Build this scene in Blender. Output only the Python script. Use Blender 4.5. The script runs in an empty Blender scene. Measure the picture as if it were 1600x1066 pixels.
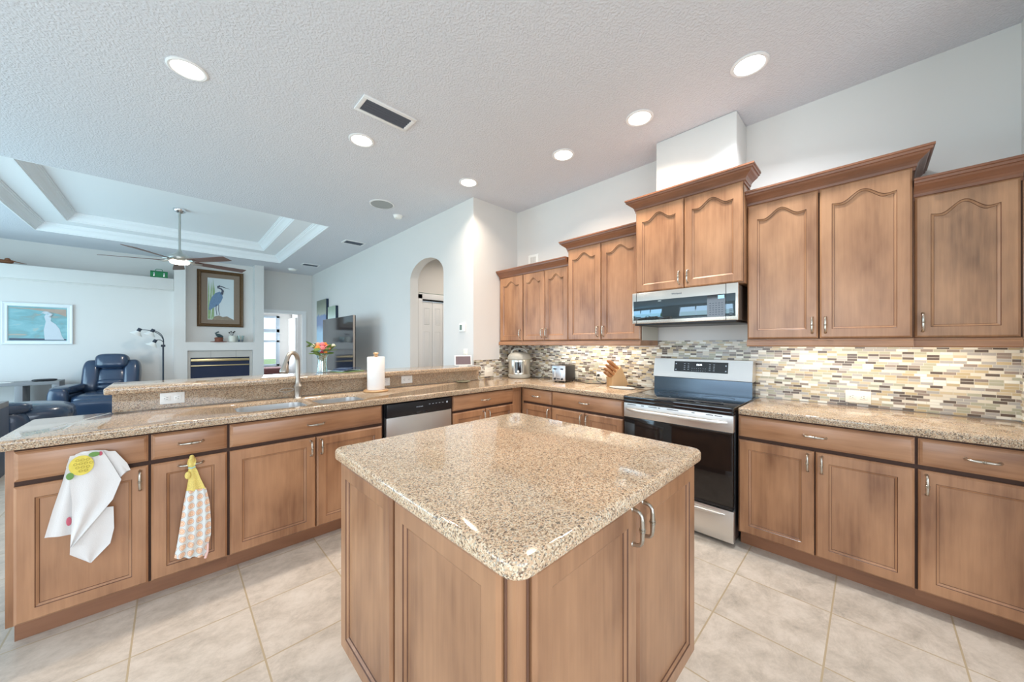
import bpy, bmesh, math, random
from mathutils import Vector, Matrix, noise as mnoise
random.seed(7)
PI = math.pi
scene = bpy.context.scene
C = scene.collection

def srgb(r, g, b, k=1.0):
    def f(c):
        c = c / 255.0
        return (c / 12.92 if c <= 0.04045 else ((c + 0.055) / 1.055) ** 2.4) * k
    return (f(r), f(g), f(b), 1.0)

# ------------------------------------------------------------------ camera
H_EYE = 1.33
cam_d = bpy.data.cameras.new('camera'); cam = bpy.data.objects.new('camera', cam_d); C.objects.link(cam)
cam_d.sensor_fit = 'HORIZONTAL'; cam_d.sensor_width = 36.0
cam_d.lens = 36.0 * 545.0 / 1600.0
cam_d.shift_y = 4.0 / 1600.0
cam_d.clip_start = 0.02; cam_d.clip_end = 200
YAW = math.atan2(560, 545)                       # heading measured from +X towards +Y
cam.location = (0, 0, H_EYE)
cam.rotation_euler = (PI / 2, 0, YAW - PI / 2)
scene.camera = cam

# ------------------------------------------------------------------ world, exposure, window daylight
vs = scene.view_settings
vs.view_transform = 'Standard'; vs.look = 'None'; vs.gamma = 1.0; vs.use_curve_mapping = False
vs.exposure = 0.62
w = bpy.data.worlds.new('sky'); scene.world = w; w.use_nodes = True
bg = w.node_tree.nodes['Background']; bg.inputs[0].default_value = (0.66, 0.83, 1.0, 1); bg.inputs[1].default_value = 1.3

def area_light(name, loc, rot, sx, sy, power, col, spread=PI, shape='RECTANGLE'):
    d = bpy.data.lights.new(name, 'AREA'); d.shape = shape; d.size = sx; d.size_y = sy
    d.energy = power; d.color = col; d.spread = spread
    o = bpy.data.objects.new(name, d); C.objects.link(o); o.location = loc; o.rotation_euler = rot
    return o
DAY = (0.80, 0.91, 1.0)
# daylight entering by the windows and sliding doors of the place
area_light('daylight_slider_nook', (-3.55, 1.6, 1.35), (0, math.radians(-104), 0), 2.2, 3.4, 58, (0.74, 0.87, 1.0))
area_light('daylight_slider_great_room', (-3.55, 6.7, 1.35), (0, math.radians(-104), 0), 2.3, 3.6, 88, (0.50, 0.79, 1.0))
area_light('daylight_window_back', (-1.0, -2.55, 1.55), (PI / 2, 0, 0), 4.0, 1.9, 70, (0.80, 0.89, 1.0))
area_light('daylight_bedroom', (2.0, 12.3, 1.5), (-PI / 2, 0, 0), 1.2, 1.6, 30, DAY)

# ------------------------------------------------------------------ materials
def new_mat(name):
    m = bpy.data.materials.new(name); m.use_nodes = True
    nt = m.node_tree; return m, nt, nt.nodes, nt.links, nt.nodes['Principled BSDF']
def mat(name, col, rough=0.5, metal=0.0, spec=0.5, coat=0.0, noise_amt=0.0, noise_scale=20, bump=0.0, emit=None, estr=0.0, trans=0.0, ior=1.45, sheen=0):
    m, nt, N, L, P = new_mat(name)
    P.inputs['Base Color'].default_value = col; P.inputs['Roughness'].default_value = rough
    P.inputs['Metallic'].default_value = metal; P.inputs['Specular IOR Level'].default_value = spec
    P.inputs['Coat Weight'].default_value = coat; P.inputs['Coat Roughness'].default_value = 0.08
    P.inputs['Transmission Weight'].default_value = trans; P.inputs['IOR'].default_value = ior
    if sheen: P.inputs['Sheen Weight'].default_value = sheen
    if emit: P.inputs['Emission Color'].default_value = emit; P.inputs['Emission Strength'].default_value = estr
    if noise_amt or bump:
        tc = N.new('ShaderNodeTexCoord'); nz = N.new('ShaderNodeTexNoise'); nz.inputs['Scale'].default_value = noise_scale
        nz.inputs['Detail'].default_value = 4; L.new(tc.outputs['Object'], nz.inputs['Vector'])
        if noise_amt:
            mx = N.new('ShaderNodeMix'); mx.data_type = 'RGBA'
            mx.inputs[6].default_value = tuple(c * (1 - noise_amt) for c in col[:3]) + (1,)
            mx.inputs[7].default_value = tuple(min(1, c * (1 + noise_amt)) for c in col[:3]) + (1,)
            L.new(nz.outputs['Fac'], mx.inputs[0]); L.new(mx.outputs[2], P.inputs['Base Color'])
        if bump:
            b = N.new('ShaderNodeBump'); b.inputs['Strength'].default_value = bump; b.inputs['Distance'].default_value = 0.004
            L.new(nz.outputs['Fac'], b.inputs['Height']); L.new(b.outputs[0], P.inputs['Normal'])
    return m

def ramp(N, stops, interp='LINEAR'):
    r = N.new('ShaderNodeValToRGB'); cr = r.color_ramp; cr.interpolation = interp
    while len(cr.elements) > 1: cr.elements.remove(cr.elements[-1])
    cr.elements[0].position = stops[0][0]; cr.elements[0].color = stops[0][1]
    for p, c in stops[1:]:
        e = cr.elements.new(p); e.color = c
    return r
def mathn(N, L, op, a, b=None, c=None):
    n = N.new('ShaderNodeMath'); n.operation = op
    for i, v in enumerate((a, b, c)):
        if v is None: continue
        if isinstance(v, (int, float)): n.inputs[i].default_value = v
        else: L.new(v, n.inputs[i])
    return n.outputs[0]

def wood_mat(name, horizontal=False, base=(182, 134, 97), dark=(130, 88, 60), rough=0.36):
    m, nt, N, L, P = new_mat(name)
    tc = N.new('ShaderNodeTexCoord'); oi = N.new('ShaderNodeObjectInfo')
    off = N.new('ShaderNodeVectorMath'); off.operation = 'SCALE'; off.inputs[0].default_value = (7.3, 3.1, 11.7)
    L.new(oi.outputs['Random'], off.inputs['Scale'])
    ad = N.new('ShaderNodeVectorMath'); ad.operation = 'ADD'
    L.new(tc.outputs['Object'], ad.inputs[0]); L.new(off.outputs[0], ad.inputs[1])
    mp = N.new('ShaderNodeMapping'); mp.inputs['Scale'].default_value = (1.3, 18, 26) if horizontal else (26, 18, 1.3)
    L.new(ad.outputs[0], mp.inputs['Vector'])
    n1 = N.new('ShaderNodeTexNoise'); n1.inputs['Scale'].default_value = 2.2; n1.inputs['Detail'].default_value = 5; n1.inputs['Roughness'].default_value = 0.6
    L.new(mp.outputs[0], n1.inputs['Vector'])
    n2 = N.new('ShaderNodeTexNoise'); n2.inputs['Scale'].default_value = 5.0; n2.inputs['Detail'].default_value = 3
    mp2 = N.new('ShaderNodeMapping'); mp2.inputs['Scale'].default_value = (0.5, 1, 1.3) if horizontal else (1.3, 1, 0.5)
    L.new(ad.outputs[0], mp2.inputs['Vector']); L.new(mp2.outputs[0], n2.inputs['Vector'])
    mixv = mathn(N, L, 'ADD', mathn(N, L, 'MULTIPLY', n1.outputs['Fac'], 0.30), mathn(N, L, 'MULTIPLY', n2.outputs['Fac'], 0.72))
    r = ramp(N, [(0.33, srgb(*dark)), (0.5, srgb(*[(a * 0.65 + b * 0.35) for a, b in zip(base, dark)])), (0.66, srgb(*base))])
    L.new(mixv, r.inputs['Fac']); L.new(r.outputs['Color'], P.inputs['Base Color'])
    P.inputs['Roughness'].default_value = rough; P.inputs['Coat Weight'].default_value = 0.25; P.inputs['Coat Roughness'].default_value = 0.22
    return m

def granite_mat(name, k=1.0, spk=0.22):
    m, nt, N, L, P = new_mat(name)
    tc = N.new('ShaderNodeTexCoord')
    nz = N.new('ShaderNodeTexNoise'); nz.inputs['Scale'].default_value = 120; nz.inputs['Detail'].default_value = 2
    L.new(tc.outputs['Object'], nz.inputs['Vector'])
    dv = N.new('ShaderNodeVectorMath'); dv.operation = 'SCALE'; dv.inputs['Scale'].default_value = 0.007
    L.new(nz.outputs['Color'], dv.inputs[0])
    ad = N.new('ShaderNodeVectorMath'); ad.operation = 'ADD'; L.new(tc.outputs['Object'], ad.inputs[0]); L.new(dv.outputs[0], ad.inputs[1])
    v1 = N.new('ShaderNodeTexVoronoi'); v1.inputs['Scale'].default_value = 300; L.new(ad.outputs[0], v1.inputs['Vector'])
    s1 = N.new('ShaderNodeSeparateColor'); L.new(v1.outputs['Color'], s1.inputs[0])
    r1 = ramp(N, [(0.0, srgb(120, 98, 82)), (0.08, srgb(160, 134, 110)), (0.20, srgb(196, 166, 136)), (0.36, srgb(224, 194, 160)),
                  (0.60, srgb(232, 212, 184)), (0.80, srgb(218, 180, 148)), (0.93, srgb(182, 172, 158))], 'CONSTANT')
    L.new(s1.outputs[0], r1.inputs['Fac'])
    v2 = N.new('ShaderNodeTexVoronoi'); v2.inputs['Scale'].default_value = 75; L.new(ad.outputs[0], v2.inputs['Vector'])
    s2 = N.new('ShaderNodeSeparateColor'); L.new(v2.outputs['Color'], s2.inputs[0])
    near = mathn(N, L, 'LESS_THAN', v2.outputs['Distance'], 0.36)
    sel = mathn(N, L, 'LESS_THAN', s2.outputs[1], 0.035)
    msk = mathn(N, L, 'MULTIPLY', near, sel)
    mx = N.new('ShaderNodeMix'); mx.data_type = 'RGBA'; L.new(mathn(N, L, 'MULTIPLY', msk, 0.75), mx.inputs[0])
    L.new(r1.outputs['Color'], mx.inputs[6]); mx.inputs[7].default_value = srgb(84, 72, 64)
    v4 = N.new('ShaderNodeTexVoronoi'); v4.inputs['Scale'].default_value = 170; L.new(ad.outputs[0], v4.inputs['Vector'])
    s4 = N.new('ShaderNodeSeparateColor'); L.new(v4.outputs['Color'], s4.inputs[0])
    m4 = mathn(N, L, 'MULTIPLY', mathn(N, L, 'LESS_THAN', v4.outputs['Distance'], 0.34), mathn(N, L, 'LESS_THAN', s4.outputs[2], spk))
    mx4 = N.new('ShaderNodeMix'); mx4.data_type = 'RGBA'; L.new(mathn(N, L, 'MULTIPLY', m4, 0.8), mx4.inputs[0]); L.new(mx.outputs[2], mx4.inputs[6]); mx4.inputs[7].default_value = srgb(118, 92, 76)
    mx = mx4
    n3 = N.new('ShaderNodeTexNoise'); n3.inputs['Scale'].default_value = 5; L.new(tc.outputs['Object'], n3.inputs['Vector'])
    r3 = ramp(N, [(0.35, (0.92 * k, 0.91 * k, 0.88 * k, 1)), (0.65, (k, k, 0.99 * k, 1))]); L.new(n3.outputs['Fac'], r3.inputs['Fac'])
    mu = N.new('ShaderNodeMix'); mu.data_type = 'RGBA'; mu.blend_type = 'MULTIPLY'; mu.inputs[0].default_value = 1
    L.new(mx.outputs[2], mu.inputs[6]); L.new(r3.outputs['Color'], mu.inputs[7]); L.new(mu.outputs[2], P.inputs['Base Color'])
    P.inputs['Roughness'].default_value = 0.07; P.inputs['Specular IOR Level'].default_value = 0.5
    return m

def mosaic_mat(name):
    m, nt, N, L, P = new_mat(name)
    tc = N.new('ShaderNodeTexCoord'); sx = N.new('ShaderNodeSeparateXYZ'); L.new(tc.outputs['Object'], sx.inputs[0])
    u = mathn(N, L, 'ADD', sx.outputs[0], sx.outputs[1])
    v = mathn(N, L, 'DIVIDE', mathn(N, L, 'ADD', sx.outputs[2], 20 * 0.0166 - 0.915 + 0.002), 0.0166)
    row = mathn(N, L, 'FLOOR', v); fv = mathn(N, L, 'FRACT', v)
    wn = N.new('ShaderNodeTexWhiteNoise'); wn.noise_dimensions = '1D'; L.new(row, wn.inputs['W'])
    q = mathn(N, L, 'DIVIDE', mathn(N, L, 'FLOOR', mathn(N, L, 'MULTIPLY', wn.outputs['Value'], 4)), 4)
    u2 = mathn(N, L, 'ADD', mathn(N, L, 'DIVIDE', mathn(N, L, 'ADD', u, 50), 0.0495), q)
    col = mathn(N, L, 'FLOOR', u2); fu = mathn(N, L, 'FRACT', u2)
    cv = N.new('ShaderNodeCombineXYZ'); L.new(col, cv.inputs[0]); L.new(row, cv.inputs[1])
    w2 = N.new('ShaderNodeTexWhiteNoise'); w2.noise_dimensions = '3D'; L.new(cv.outputs[0], w2.inputs['Vector'])
    r = ramp(N, [(0.0, srgb(96, 82, 72)), (0.17, srgb(188, 168, 132)), (0.29, srgb(216, 206, 188)), (0.44, srgb(170, 164, 158)),
                 (0.58, srgb(172, 168, 146)), (0.70, srgb(230, 226, 214)), (0.84, srgb(198, 180, 150)), (0.91, srgb(146, 130, 118))], 'CONSTANT')
    L.new(w2.outputs['Value'], r.inputs['Fac'])
    mu = mathn(N, L, 'MAXIMUM', mathn(N, L, 'LESS_THAN', fu, 0.045), mathn(N, L, 'LESS_THAN', fv, 0.13))
    mx = N.new('ShaderNodeMix'); mx.data_type = 'RGBA'; L.new(mu, mx.inputs[0])
    L.new(r.outputs['Color'], mx.inputs[6]); mx.inputs[7].default_value = srgb(206, 198, 182)
    L.new(mx.outputs[2], P.inputs['Base Color'])
    P.inputs['Roughness'].default_value = 0.22
    b = N.new('ShaderNodeBump'); b.inputs['Strength'].default_value = 0.4; b.inputs['Distance'].default_value = 0.001; b.invert = True
    L.new(mu, b.inputs['Height']); L.new(b.outputs[0], P.inputs['Normal'])
    return m

def floor_mat(name):
    m, nt, N, L, P = new_mat(name)
    tc = N.new('ShaderNodeTexCoord'); sx = N.new('ShaderNodeSeparateXYZ'); L.new(tc.outputs['Object'], sx.inputs[0])
    u = mathn(N, L, 'DIVIDE', mathn(N, L, 'ADD', sx.outputs[0], 0.13 + 41), 0.41)
    v = mathn(N, L, 'DIVIDE', mathn(N, L, 'ADD', sx.outputs[1], -0.135 + 41), 0.41)
    fu = mathn(N, L, 'FRACT', u); fv = mathn(N, L, 'FRACT', v)
    g = 0.0085
    def edge(f): return mathn(N, L, 'MAXIMUM', mathn(N, L, 'LESS_THAN', f, g), mathn(N, L, 'GREATER_THAN', f, 1 - g))
    gm = mathn(N, L, 'MAXIMUM', edge(fu), edge(fv))
    cv = N.new('ShaderNodeCombineXYZ'); L.new(mathn(N, L, 'FLOOR', u), cv.inputs[0]); L.new(mathn(N, L, 'FLOOR', v), cv.inputs[1])
    wn = N.new('ShaderNodeTexWhiteNoise'); L.new(cv.outputs[0], wn.inputs['Vector'])
    sc = N.new('ShaderNodeVectorMath'); sc.operation = 'SCALE'; sc.inputs['Scale'].default_value = 9; L.new(wn.outputs['Color'], sc.inputs[0])
    ad = N.new('ShaderNodeVectorMath'); ad.operation = 'ADD'; L.new(tc.outputs['Object'], ad.inputs[0]); L.new(sc.outputs[0], ad.inputs[1])
    mp = N.new('ShaderNodeMapping'); mp.inputs['Scale'].default_value = (1, 1.25, 1); mp.inputs['Rotation'].default_value = (0, 0, 0.5); L.new(ad.outputs[0], mp.inputs['Vector'])
    n1 = N.new('ShaderNodeTexNoise'); n1.inputs['Scale'].default_value = 6; n1.inputs['Detail'].default_value = 12; n1.inputs['Roughness'].default_value = 0.78; n1.inputs['Distortion'].default_value = 0.25
    L.new(mp.outputs[0], n1.inputs['Vector'])
    r = ramp(N, [(0.30, srgb(160, 150, 138)), (0.44, srgb(186, 174, 160)), (0.56, srgb(202, 190, 176)), (0.70, srgb(212, 201, 188))])
    L.new(n1.outputs['Fac'], r.inputs['Fac'])
    mx = N.new('ShaderNodeMix'); mx.data_type = 'RGBA'; L.new(gm, mx.inputs[0]); L.new(r.outputs['Color'], mx.inputs[6]); mx.inputs[7].default_value = srgb(176, 158, 130)
    L.new(mx.outputs[2], P.inputs['Base Color']); P.inputs['Roughness'].default_value = 0.34
    b = N.new('ShaderNodeBump'); b.inputs['Strength'].default_value = 0.35; b.inputs['Distance'].default_value = 0.002; b.invert = True
    L.new(gm, b.inputs['Height']); L.new(b.outputs[0], P.inputs['Normal'])
    return m

def ceiling_mat(name, col):
    m, nt, N, L, P = new_mat(name)
    P.inputs['Base Color'].default_value = col; P.inputs['Roughness'].default_value = 0.85
    tc = N.new('ShaderNodeTexCoord'); n1 = N.new('ShaderNodeTexNoise'); n1.inputs['Scale'].default_value = 75; n1.inputs['Detail'].default_value = 3
    L.new(tc.outputs['Object'], n1.inputs['Vector'])
    r = ramp(N, [(0.42, (0, 0, 0, 1)), (0.60, (1, 1, 1, 1))]); L.new(n1.outputs['Fac'], r.inputs['Fac'])
    b = N.new('ShaderNodeBump'); b.inputs['Strength'].default_value = 0.55; b.inputs['Distance'].default_value = 0.004
    L.new(r.outputs['Color'], b.inputs['Height']); L.new(b.outputs[0], P.inputs['Normal'])
    return m

def steel_mat(name, col=(0.62, 0.62, 0.62, 1), rough=0.27, scale=(1, 1, 60)):
    m, nt, N, L, P = new_mat(name)
    P.inputs['Base Color'].default_value = col; P.inputs['Metallic'].default_value = 0.95
    tc = N.new('ShaderNodeTexCoord'); mp = N.new('ShaderNodeMapping'); mp.inputs['Scale'].default_value = scale
    L.new(tc.outputs['Object'], mp.inputs['Vector'])
    n1 = N.new('ShaderNodeTexNoise'); n1.inputs['Scale'].default_value = 3; L.new(mp.outputs[0], n1.inputs['Vector'])
    r = N.new('ShaderNodeMapRange'); r.inputs['To Min'].default_value = rough - 0.02; r.inputs['To Max'].default_value = rough + 0.03
    L.new(n1.outputs['Fac'], r.inputs['Value']); L.new(r.outputs[0], P.inputs['Roughness'])
    return m

def glass_pane_mat(name, tint=(1, 1, 1, 1), refl=0.08):
    m = bpy.data.materials.new(name); m.use_nodes = True; nt = m.node_tree; N = nt.nodes; L = nt.links
    for n in list(N): N.remove(n)
    o = N.new('ShaderNodeOutputMaterial'); mx = N.new('ShaderNodeMixShader'); t = N.new('ShaderNodeBsdfTransparent'); g = N.new('ShaderNodeBsdfGlossy')
    t.inputs[0].default_value = tint; g.inputs['Roughness'].default_value = 0.02; mx.inputs[0].default_value = refl
    L.new(t.outputs[0], mx.inputs[1]); L.new(g.outputs[0], mx.inputs[2]); L.new(mx.outputs[0], o.inputs[0]); return m

M = {}
M['wood'] = wood_mat('cabinet_wood'); M['woodh'] = wood_mat('cabinet_wood_horizontal', True)
M['glaze'] = wood_mat('cabinet_glaze', base=(112, 74, 54), dark=(84, 54, 38))
M['crown'] = wood_mat('cabinet_crown_wood', True, base=(146, 96, 68), dark=(108, 68, 48))
M['gap_shade'] = mat('cabinet_gap_shade', srgb(66, 42, 30), 0.7); M['toe'] = wood_mat('toe_kick_wood', True, base=(154, 106, 76), dark=(120, 80, 56))  # first one: dark brown painting the shade in door and drawer gaps
M['woodstain'] = wood_mat('water_marked_wood', base=(186, 139, 102), dark=(108, 78, 56))
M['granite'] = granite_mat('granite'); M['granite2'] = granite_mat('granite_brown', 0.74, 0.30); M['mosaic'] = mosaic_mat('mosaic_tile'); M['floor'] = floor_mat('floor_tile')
M['ceiling'] = ceiling_mat('ceiling_texture', srgb(220, 222, 228)); M['tray'] = mat('tray_paint', srgb(244, 246, 248), 0.6)
M['wall'] = mat('wall_paint', srgb(224, 221, 217), 0.75, noise_amt=0.012, noise_scale=4)
M['trim'] = mat('white_trim', srgb(238, 238, 238), 0.4)
M['nickel'] = mat('satin_nickel', (0.54, 0.49, 0.42, 1), 0.28, 1.0)
M['faucet'] = steel_mat('brushed_nickel', (0.42, 0.38, 0.33, 1), 0.36, (1, 1, 40))
M['steel'] = steel_mat('stainless_steel', (0.70, 0.68, 0.65, 1), 0.36)
M['sink'] = steel_mat('sink_steel', (0.66, 0.67, 0.67, 1), 0.30, (60, 1, 1))
M['black'] = mat('black_plastic', (0.012, 0.012, 0.014, 1), 0.35)
M['blackgloss'] = mat('black_glass', (0.006, 0.007, 0.010, 1), 0.04, spec=0.7, coat=0.5)
M['ovenglass'] = mat('oven_glass', (0.012, 0.009, 0.008, 1), 0.06, spec=0.6)
M['chrome'] = mat('chrome', (0.75, 0.76, 0.78, 1), 0.08, 1.0)
M['white'] = mat('white_plastic', srgb(246, 245, 240), 0.35)
M['ivory'] = mat('ivory_plastic', srgb(242, 236, 222), 0.35)
M['dark'] = mat('dark_gap', (0.01, 0.009, 0.008, 1), 0.8)
M['leather'] = mat('navy_leather', (0.022, 0.044, 0.090, 1), 0.26, spec=0.8, coat=0.3, bump=0.25, noise_scale=14)
M['grey'] = mat('grey_laminate', srgb(140, 140, 142), 0.45, noise_amt=0.05, noise_scale=8)
M['greydark'] = mat('slate_laminate', srgb(84, 92, 108), 0.5)
M['cloth'] = mat('white_cotton', srgb(224, 220, 216), 0.9, bump=0.2, noise_scale=300)
M['yellow'] = mat('yellow_cotton', srgb(228, 208, 96), 0.9, noise_amt=0.15, noise_scale=60)
M['leaf'] = mat('green_cotton', srgb(112, 150, 84), 0.9)
M['pink'] = mat('pink_cotton', srgb(196, 96, 112), 0.9)
M['paper'] = mat('paper_towel', srgb(246, 244, 240), 0.95, bump=0.3, noise_scale=180)
M['beech'] = wood_mat('pale_wood', base=(206, 164, 116), dark=(176, 134, 90))
M['acacia'] = wood_mat('knife_wood', base=(188, 132, 84), dark=(150, 98, 58))
M['glow'] = mat('lamp_lens', (1, 1, 1, 1), 0.5, emit=(1.0, 0.93, 0.82, 1), estr=7)
M['glowcool'] = mat('lamp_lens_cool', (1, 1, 1, 1), 0.5, emit=(0.86, 0.94, 1.0, 1), estr=11)
M['glass'] = glass_pane_mat('window_glass')
M['vaseglass'] = glass_pane_mat('vase_glass', (0.86, 0.92, 0.90, 1), 0.22)
M['slate'] = mat('vent_slat', srgb(84, 92, 104), 0.5)

# ------------------------------------------------------------------ mesh helpers
class MB:
    def __init__(s): s.v = []; s.f = []; s.m = []
    def add(s, vs, fs, m=0):
        b = len(s.v); s.v += [tuple(p) for p in vs]
        for f in fs: s.f.append(tuple(i + b for i in f)); s.m.append(m)
        return s
    def box(s, x0, y0, z0, x1, y1, z1, bev=0.0, m=0, seg=2):
        x0, x1 = min(x0, x1), max(x0, x1); y0, y1 = min(y0, y1), max(y0, y1); z0, z1 = min(z0, z1), max(z0, z1)
        if bev <= 0:
            v = [(x0, y0, z0), (x1, y0, z0), (x1, y1, z0), (x0, y1, z0), (x0, y0, z1), (x1, y0, z1), (x1, y1, z1), (x0, y1, z1)]
            return s.add(v, [(0, 3, 2, 1), (4, 5, 6, 7), (0, 1, 5, 4), (1, 2, 6, 5), (2, 3, 7, 6), (3, 0, 4, 7)], m)
        bm = bmesh.new(); bmesh.ops.create_cube(bm, size=1)
        for v in bm.verts: v.co = Vector(((x0 + x1) / 2 + v.co.x * (x1 - x0), (y0 + y1) / 2 + v.co.y * (y1 - y0), (z0 + z1) / 2 + v.co.z * (z1 - z0)))
        bev = min(bev, (x1 - x0) * .49, (y1 - y0) * .49, (z1 - z0) * .49)
        bmesh.ops.bevel(bm, geom=list(bm.edges), offset=bev, segments=seg, affect='EDGES', profile=0.5)
        s.addbm(bm, m); bm.free(); return s
    def addbm(s, bm, m=0):
        bm.verts.index_update()
        return s.add([v.co[:] for v in bm.verts], [[v.index for v in f.verts] for f in bm.faces], m)
    def ring(s, c, ax, r, seg, ref=None):
        ax = Vector(ax).normalized(); ref = Vector(ref) if ref else (Vector((0, 0, 1)) if abs(ax.z) < .9 else Vector((1, 0, 0)))
        a = ax.cross(ref).normalized(); b = ax.cross(a).normalized()
        return [Vector(c) + (a * math.cos(2 * PI * i / seg) + b * math.sin(2 * PI * i / seg)) * r for i in range(seg)]
    def rings(s, R, cap=True, m=0, closed=False):
        n = len(R[0]); vs = [p for r in R for p in r]; fs = []
        k = len(R)
        for j in range(k if closed else k - 1):
            a = j * n; b = ((j + 1) % k) * n
            for i in range(n):
                i2 = (i + 1) % n; fs.append((a + i, a + i2, b + i2, b + i))
        if cap and not closed: fs.append(tuple(range(n - 1, -1, -1))); fs.append(tuple((k - 1) * n + i for i in range(n)))
        return s.add(vs, fs, m)
    def tube(s, pts, r, seg=10, m=0, cap=True):
        pts = [Vector(p) for p in pts]; n = len(pts); rr = r if isinstance(r, (list, tuple)) else [r] * n
        R = []; prev = None
        for i, p in enumerate(pts):
            t = (pts[min(i + 1, n - 1)] - pts[max(i - 1, 0)]).normalized()
            if prev is None:
                ref = Vector((0, 0, 1)) if abs(t.z) < .9 else Vector((1, 0, 0)); a = t.cross(ref).normalized()
            else:
                a = (prev - t * prev.dot(t)).normalized()
            prev = a; b = t.cross(a).normalized()
            R.append([p + (a * math.cos(2 * PI * k / seg) + b * math.sin(2 * PI * k / seg)) * rr[i] for k in range(seg)])
        return s.rings(R, cap, m)
    def cyl(s, p0, p1, r0, r1=None, seg=20, m=0): return s.tube([p0, p1], [r0, r0 if r1 is None else r1], seg, m)
    def lathe(s, prof, c=(0, 0, 0), seg=28, m=0, cap=True, sx=1, sy=1):
        R = [[(c[0] + r * sx * math.cos(2 * PI * k / seg), c[1] + r * sy * math.sin(2 * PI * k / seg), c[2] + z) for k in range(seg)] for r, z in prof]
        return s.rings(R, cap, m)
    def prism(s, poly, axis, a, b, m=0):
        def P(u, v, w):
            return {'x': (w, u, v), 'y': (u, w, v), 'z': (u, v, w)}[axis]
        n = len(poly); vs = [P(u, v, a) for u, v in poly] + [P(u, v, b) for u, v in poly]
        fs = [(i, (i + 1) % n, n + (i + 1) % n, n + i) for i in range(n)] + [tuple(range(n)), tuple(range(2 * n - 1, n - 1, -1))]
        return s.add(vs, fs, m)
    def ell(s, c, rx, ry, rz, e1=1.0, e2=1.0, nu=24, nv=14, m=0, mtx=None):
        def pw(t, e): return math.copysign(abs(t) ** e, t)
        R = []
        for j in range(1, nv):
            ph = -PI / 2 + PI * j / nv
            R.append([(rx * pw(math.cos(ph), e1) * pw(math.cos(2 * PI * k / nu), e2), ry * pw(math.cos(ph), e1) * pw(math.sin(2 * PI * k / nu), e2), rz * pw(math.sin(ph), e1)) for k in range(nu)])
        vs = [p for r in R for p in r] + [(0, 0, -rz), (0, 0, rz)]; fs = []
        for j in range(nv - 2):
            for i in range(nu): fs.append((j * nu + i, j * nu + (i + 1) % nu, (j + 1) * nu + (i + 1) % nu, (j + 1) * nu + i))
        b = len(vs) - 2
        for i in range(nu): fs.append((b, (i + 1) % nu, i)); fs.append((b + 1, (nv - 2) * nu + i, (nv - 2) * nu + (i + 1) % nu))
        X = mtx or Matrix.Identity(3); c = Vector(c)
        return s.add([c + X @ Vector(p) for p in vs], fs, m)
    def loft(s, A, B, n=10, rip=0.0, k=3.0, y=0.0, axis=1, th=0.002, ph=0.0, m=0):
        """cloth patch between two polylines of (x,z) at depth y, rippled in y"""
        rows = len(A); P0 = []
        for i in range(rows):
            for j in range(n + 1):
                t = j / n; x = A[i][0] * (1 - t) + B[i][0] * t; z = A[i][1] * (1 - t) + B[i][1] * t
                P0.append((x, y + rip * (0.35 + 0.65 * i / (rows - 1)) * math.sin(2 * PI * k * t + ph + i * 0.25), z))
        N0 = len(P0); vs = P0 + [(p[0], p[1] + th, p[2]) for p in P0]; fs = []; W = n + 1
        for i in range(rows - 1):
            for j in range(n):
                a = i * W + j; fs.append((a, a + 1, a + W + 1, a + W)); fs.append((N0 + a, N0 + a + W, N0 + a + W + 1, N0 + a + 1))
        for j in range(n):
            fs.append((j, N0 + j, N0 + j + 1, j + 1)); a = (rows - 1) * W + j; fs.append((a, a + 1, N0 + a + 1, N0 + a))
        for i in range(rows - 1):
            a = i * W; fs.append((a, a + W, N0 + a + W, N0 + a)); a += n; fs.append((a, N0 + a, N0 + a + W, a + W))
        return s.add(vs, fs, m)
    def xf(s, mtx): s.v = [tuple(mtx @ Vector(p)) for p in s.v]; return s
    def build(s, name, mats, parent=None, smooth=35, recalc=True, loc=None):
        me = bpy.data.meshes.new(name); me.from_pydata(s.v, [], s.f)
        if not isinstance(mats, (list, tuple)): mats = [mats]
        for x in mats: me.materials.append(x)
        for p, mi in zip(me.polygons, s.m): p.material_index = mi
        if recalc:
            bm = bmesh.new(); bm.from_mesh(me); bmesh.ops.recalc_face_normals(bm, faces=bm.faces); bm.to_mesh(me); bm.free()
        if smooth:
            for p in me.polygons: p.use_smooth = True
            me.set_sharp_from_angle(angle=math.radians(smooth))
        o = bpy.data.objects.new(name, me); C.objects.link(o)
        if parent: o.parent = parent
        if loc: o.location = loc
        return o

def tag(o, label=None, cat=None, group=None, kind=None):
    if label: o['label'] = label
    if cat: o['category'] = cat
    if group: o['group'] = group
    if kind: o['kind'] = kind
    return o
def thing(name, label, cat, loc=(0, 0, 0), rz=0.0, group=None):
    o = bpy.data.objects.new(name, None); o.empty_display_size = 0.05; C.objects.link(o)
    o.location = loc; o.rotation_euler = (0, 0, rz); return tag(o, label, cat, group)
def copy_tree(o, parent=None):
    c = o.copy(); C.objects.link(c); c.parent = parent
    for ch in list(o.children): copy_tree(ch, c)
    return c
def struct(name, mb, m, label=None, smooth=35):
    o = mb.build(name, m, None, smooth); o['kind'] = 'structure'
    if label: o['label'] = label
    return o
def text_mesh(txt, size, material, parent, loc, rot, name='lettering', ext=0.0004):
    cu = bpy.data.curves.new('txt', 'FONT'); cu.body = txt; cu.size = size; cu.extrude = ext; cu.align_x = 'CENTER'; cu.align_y = 'CENTER'; cu.resolution_u = 2
    t = bpy.data.objects.new('txt', cu); C.objects.link(t)
    dg = bpy.context.evaluated_depsgraph_get(); me = bpy.data.meshes.new_from_object(t.evaluated_get(dg))
    bpy.data.objects.remove(t); bpy.data.curves.remove(cu)
    me.materials.clear(); me.materials.append(material); me.name = name
    o = bpy.data.objects.new(name, me); C.objects.link(o); o.parent = parent; o.location = loc; o.rotation_euler = rot; return o
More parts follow.
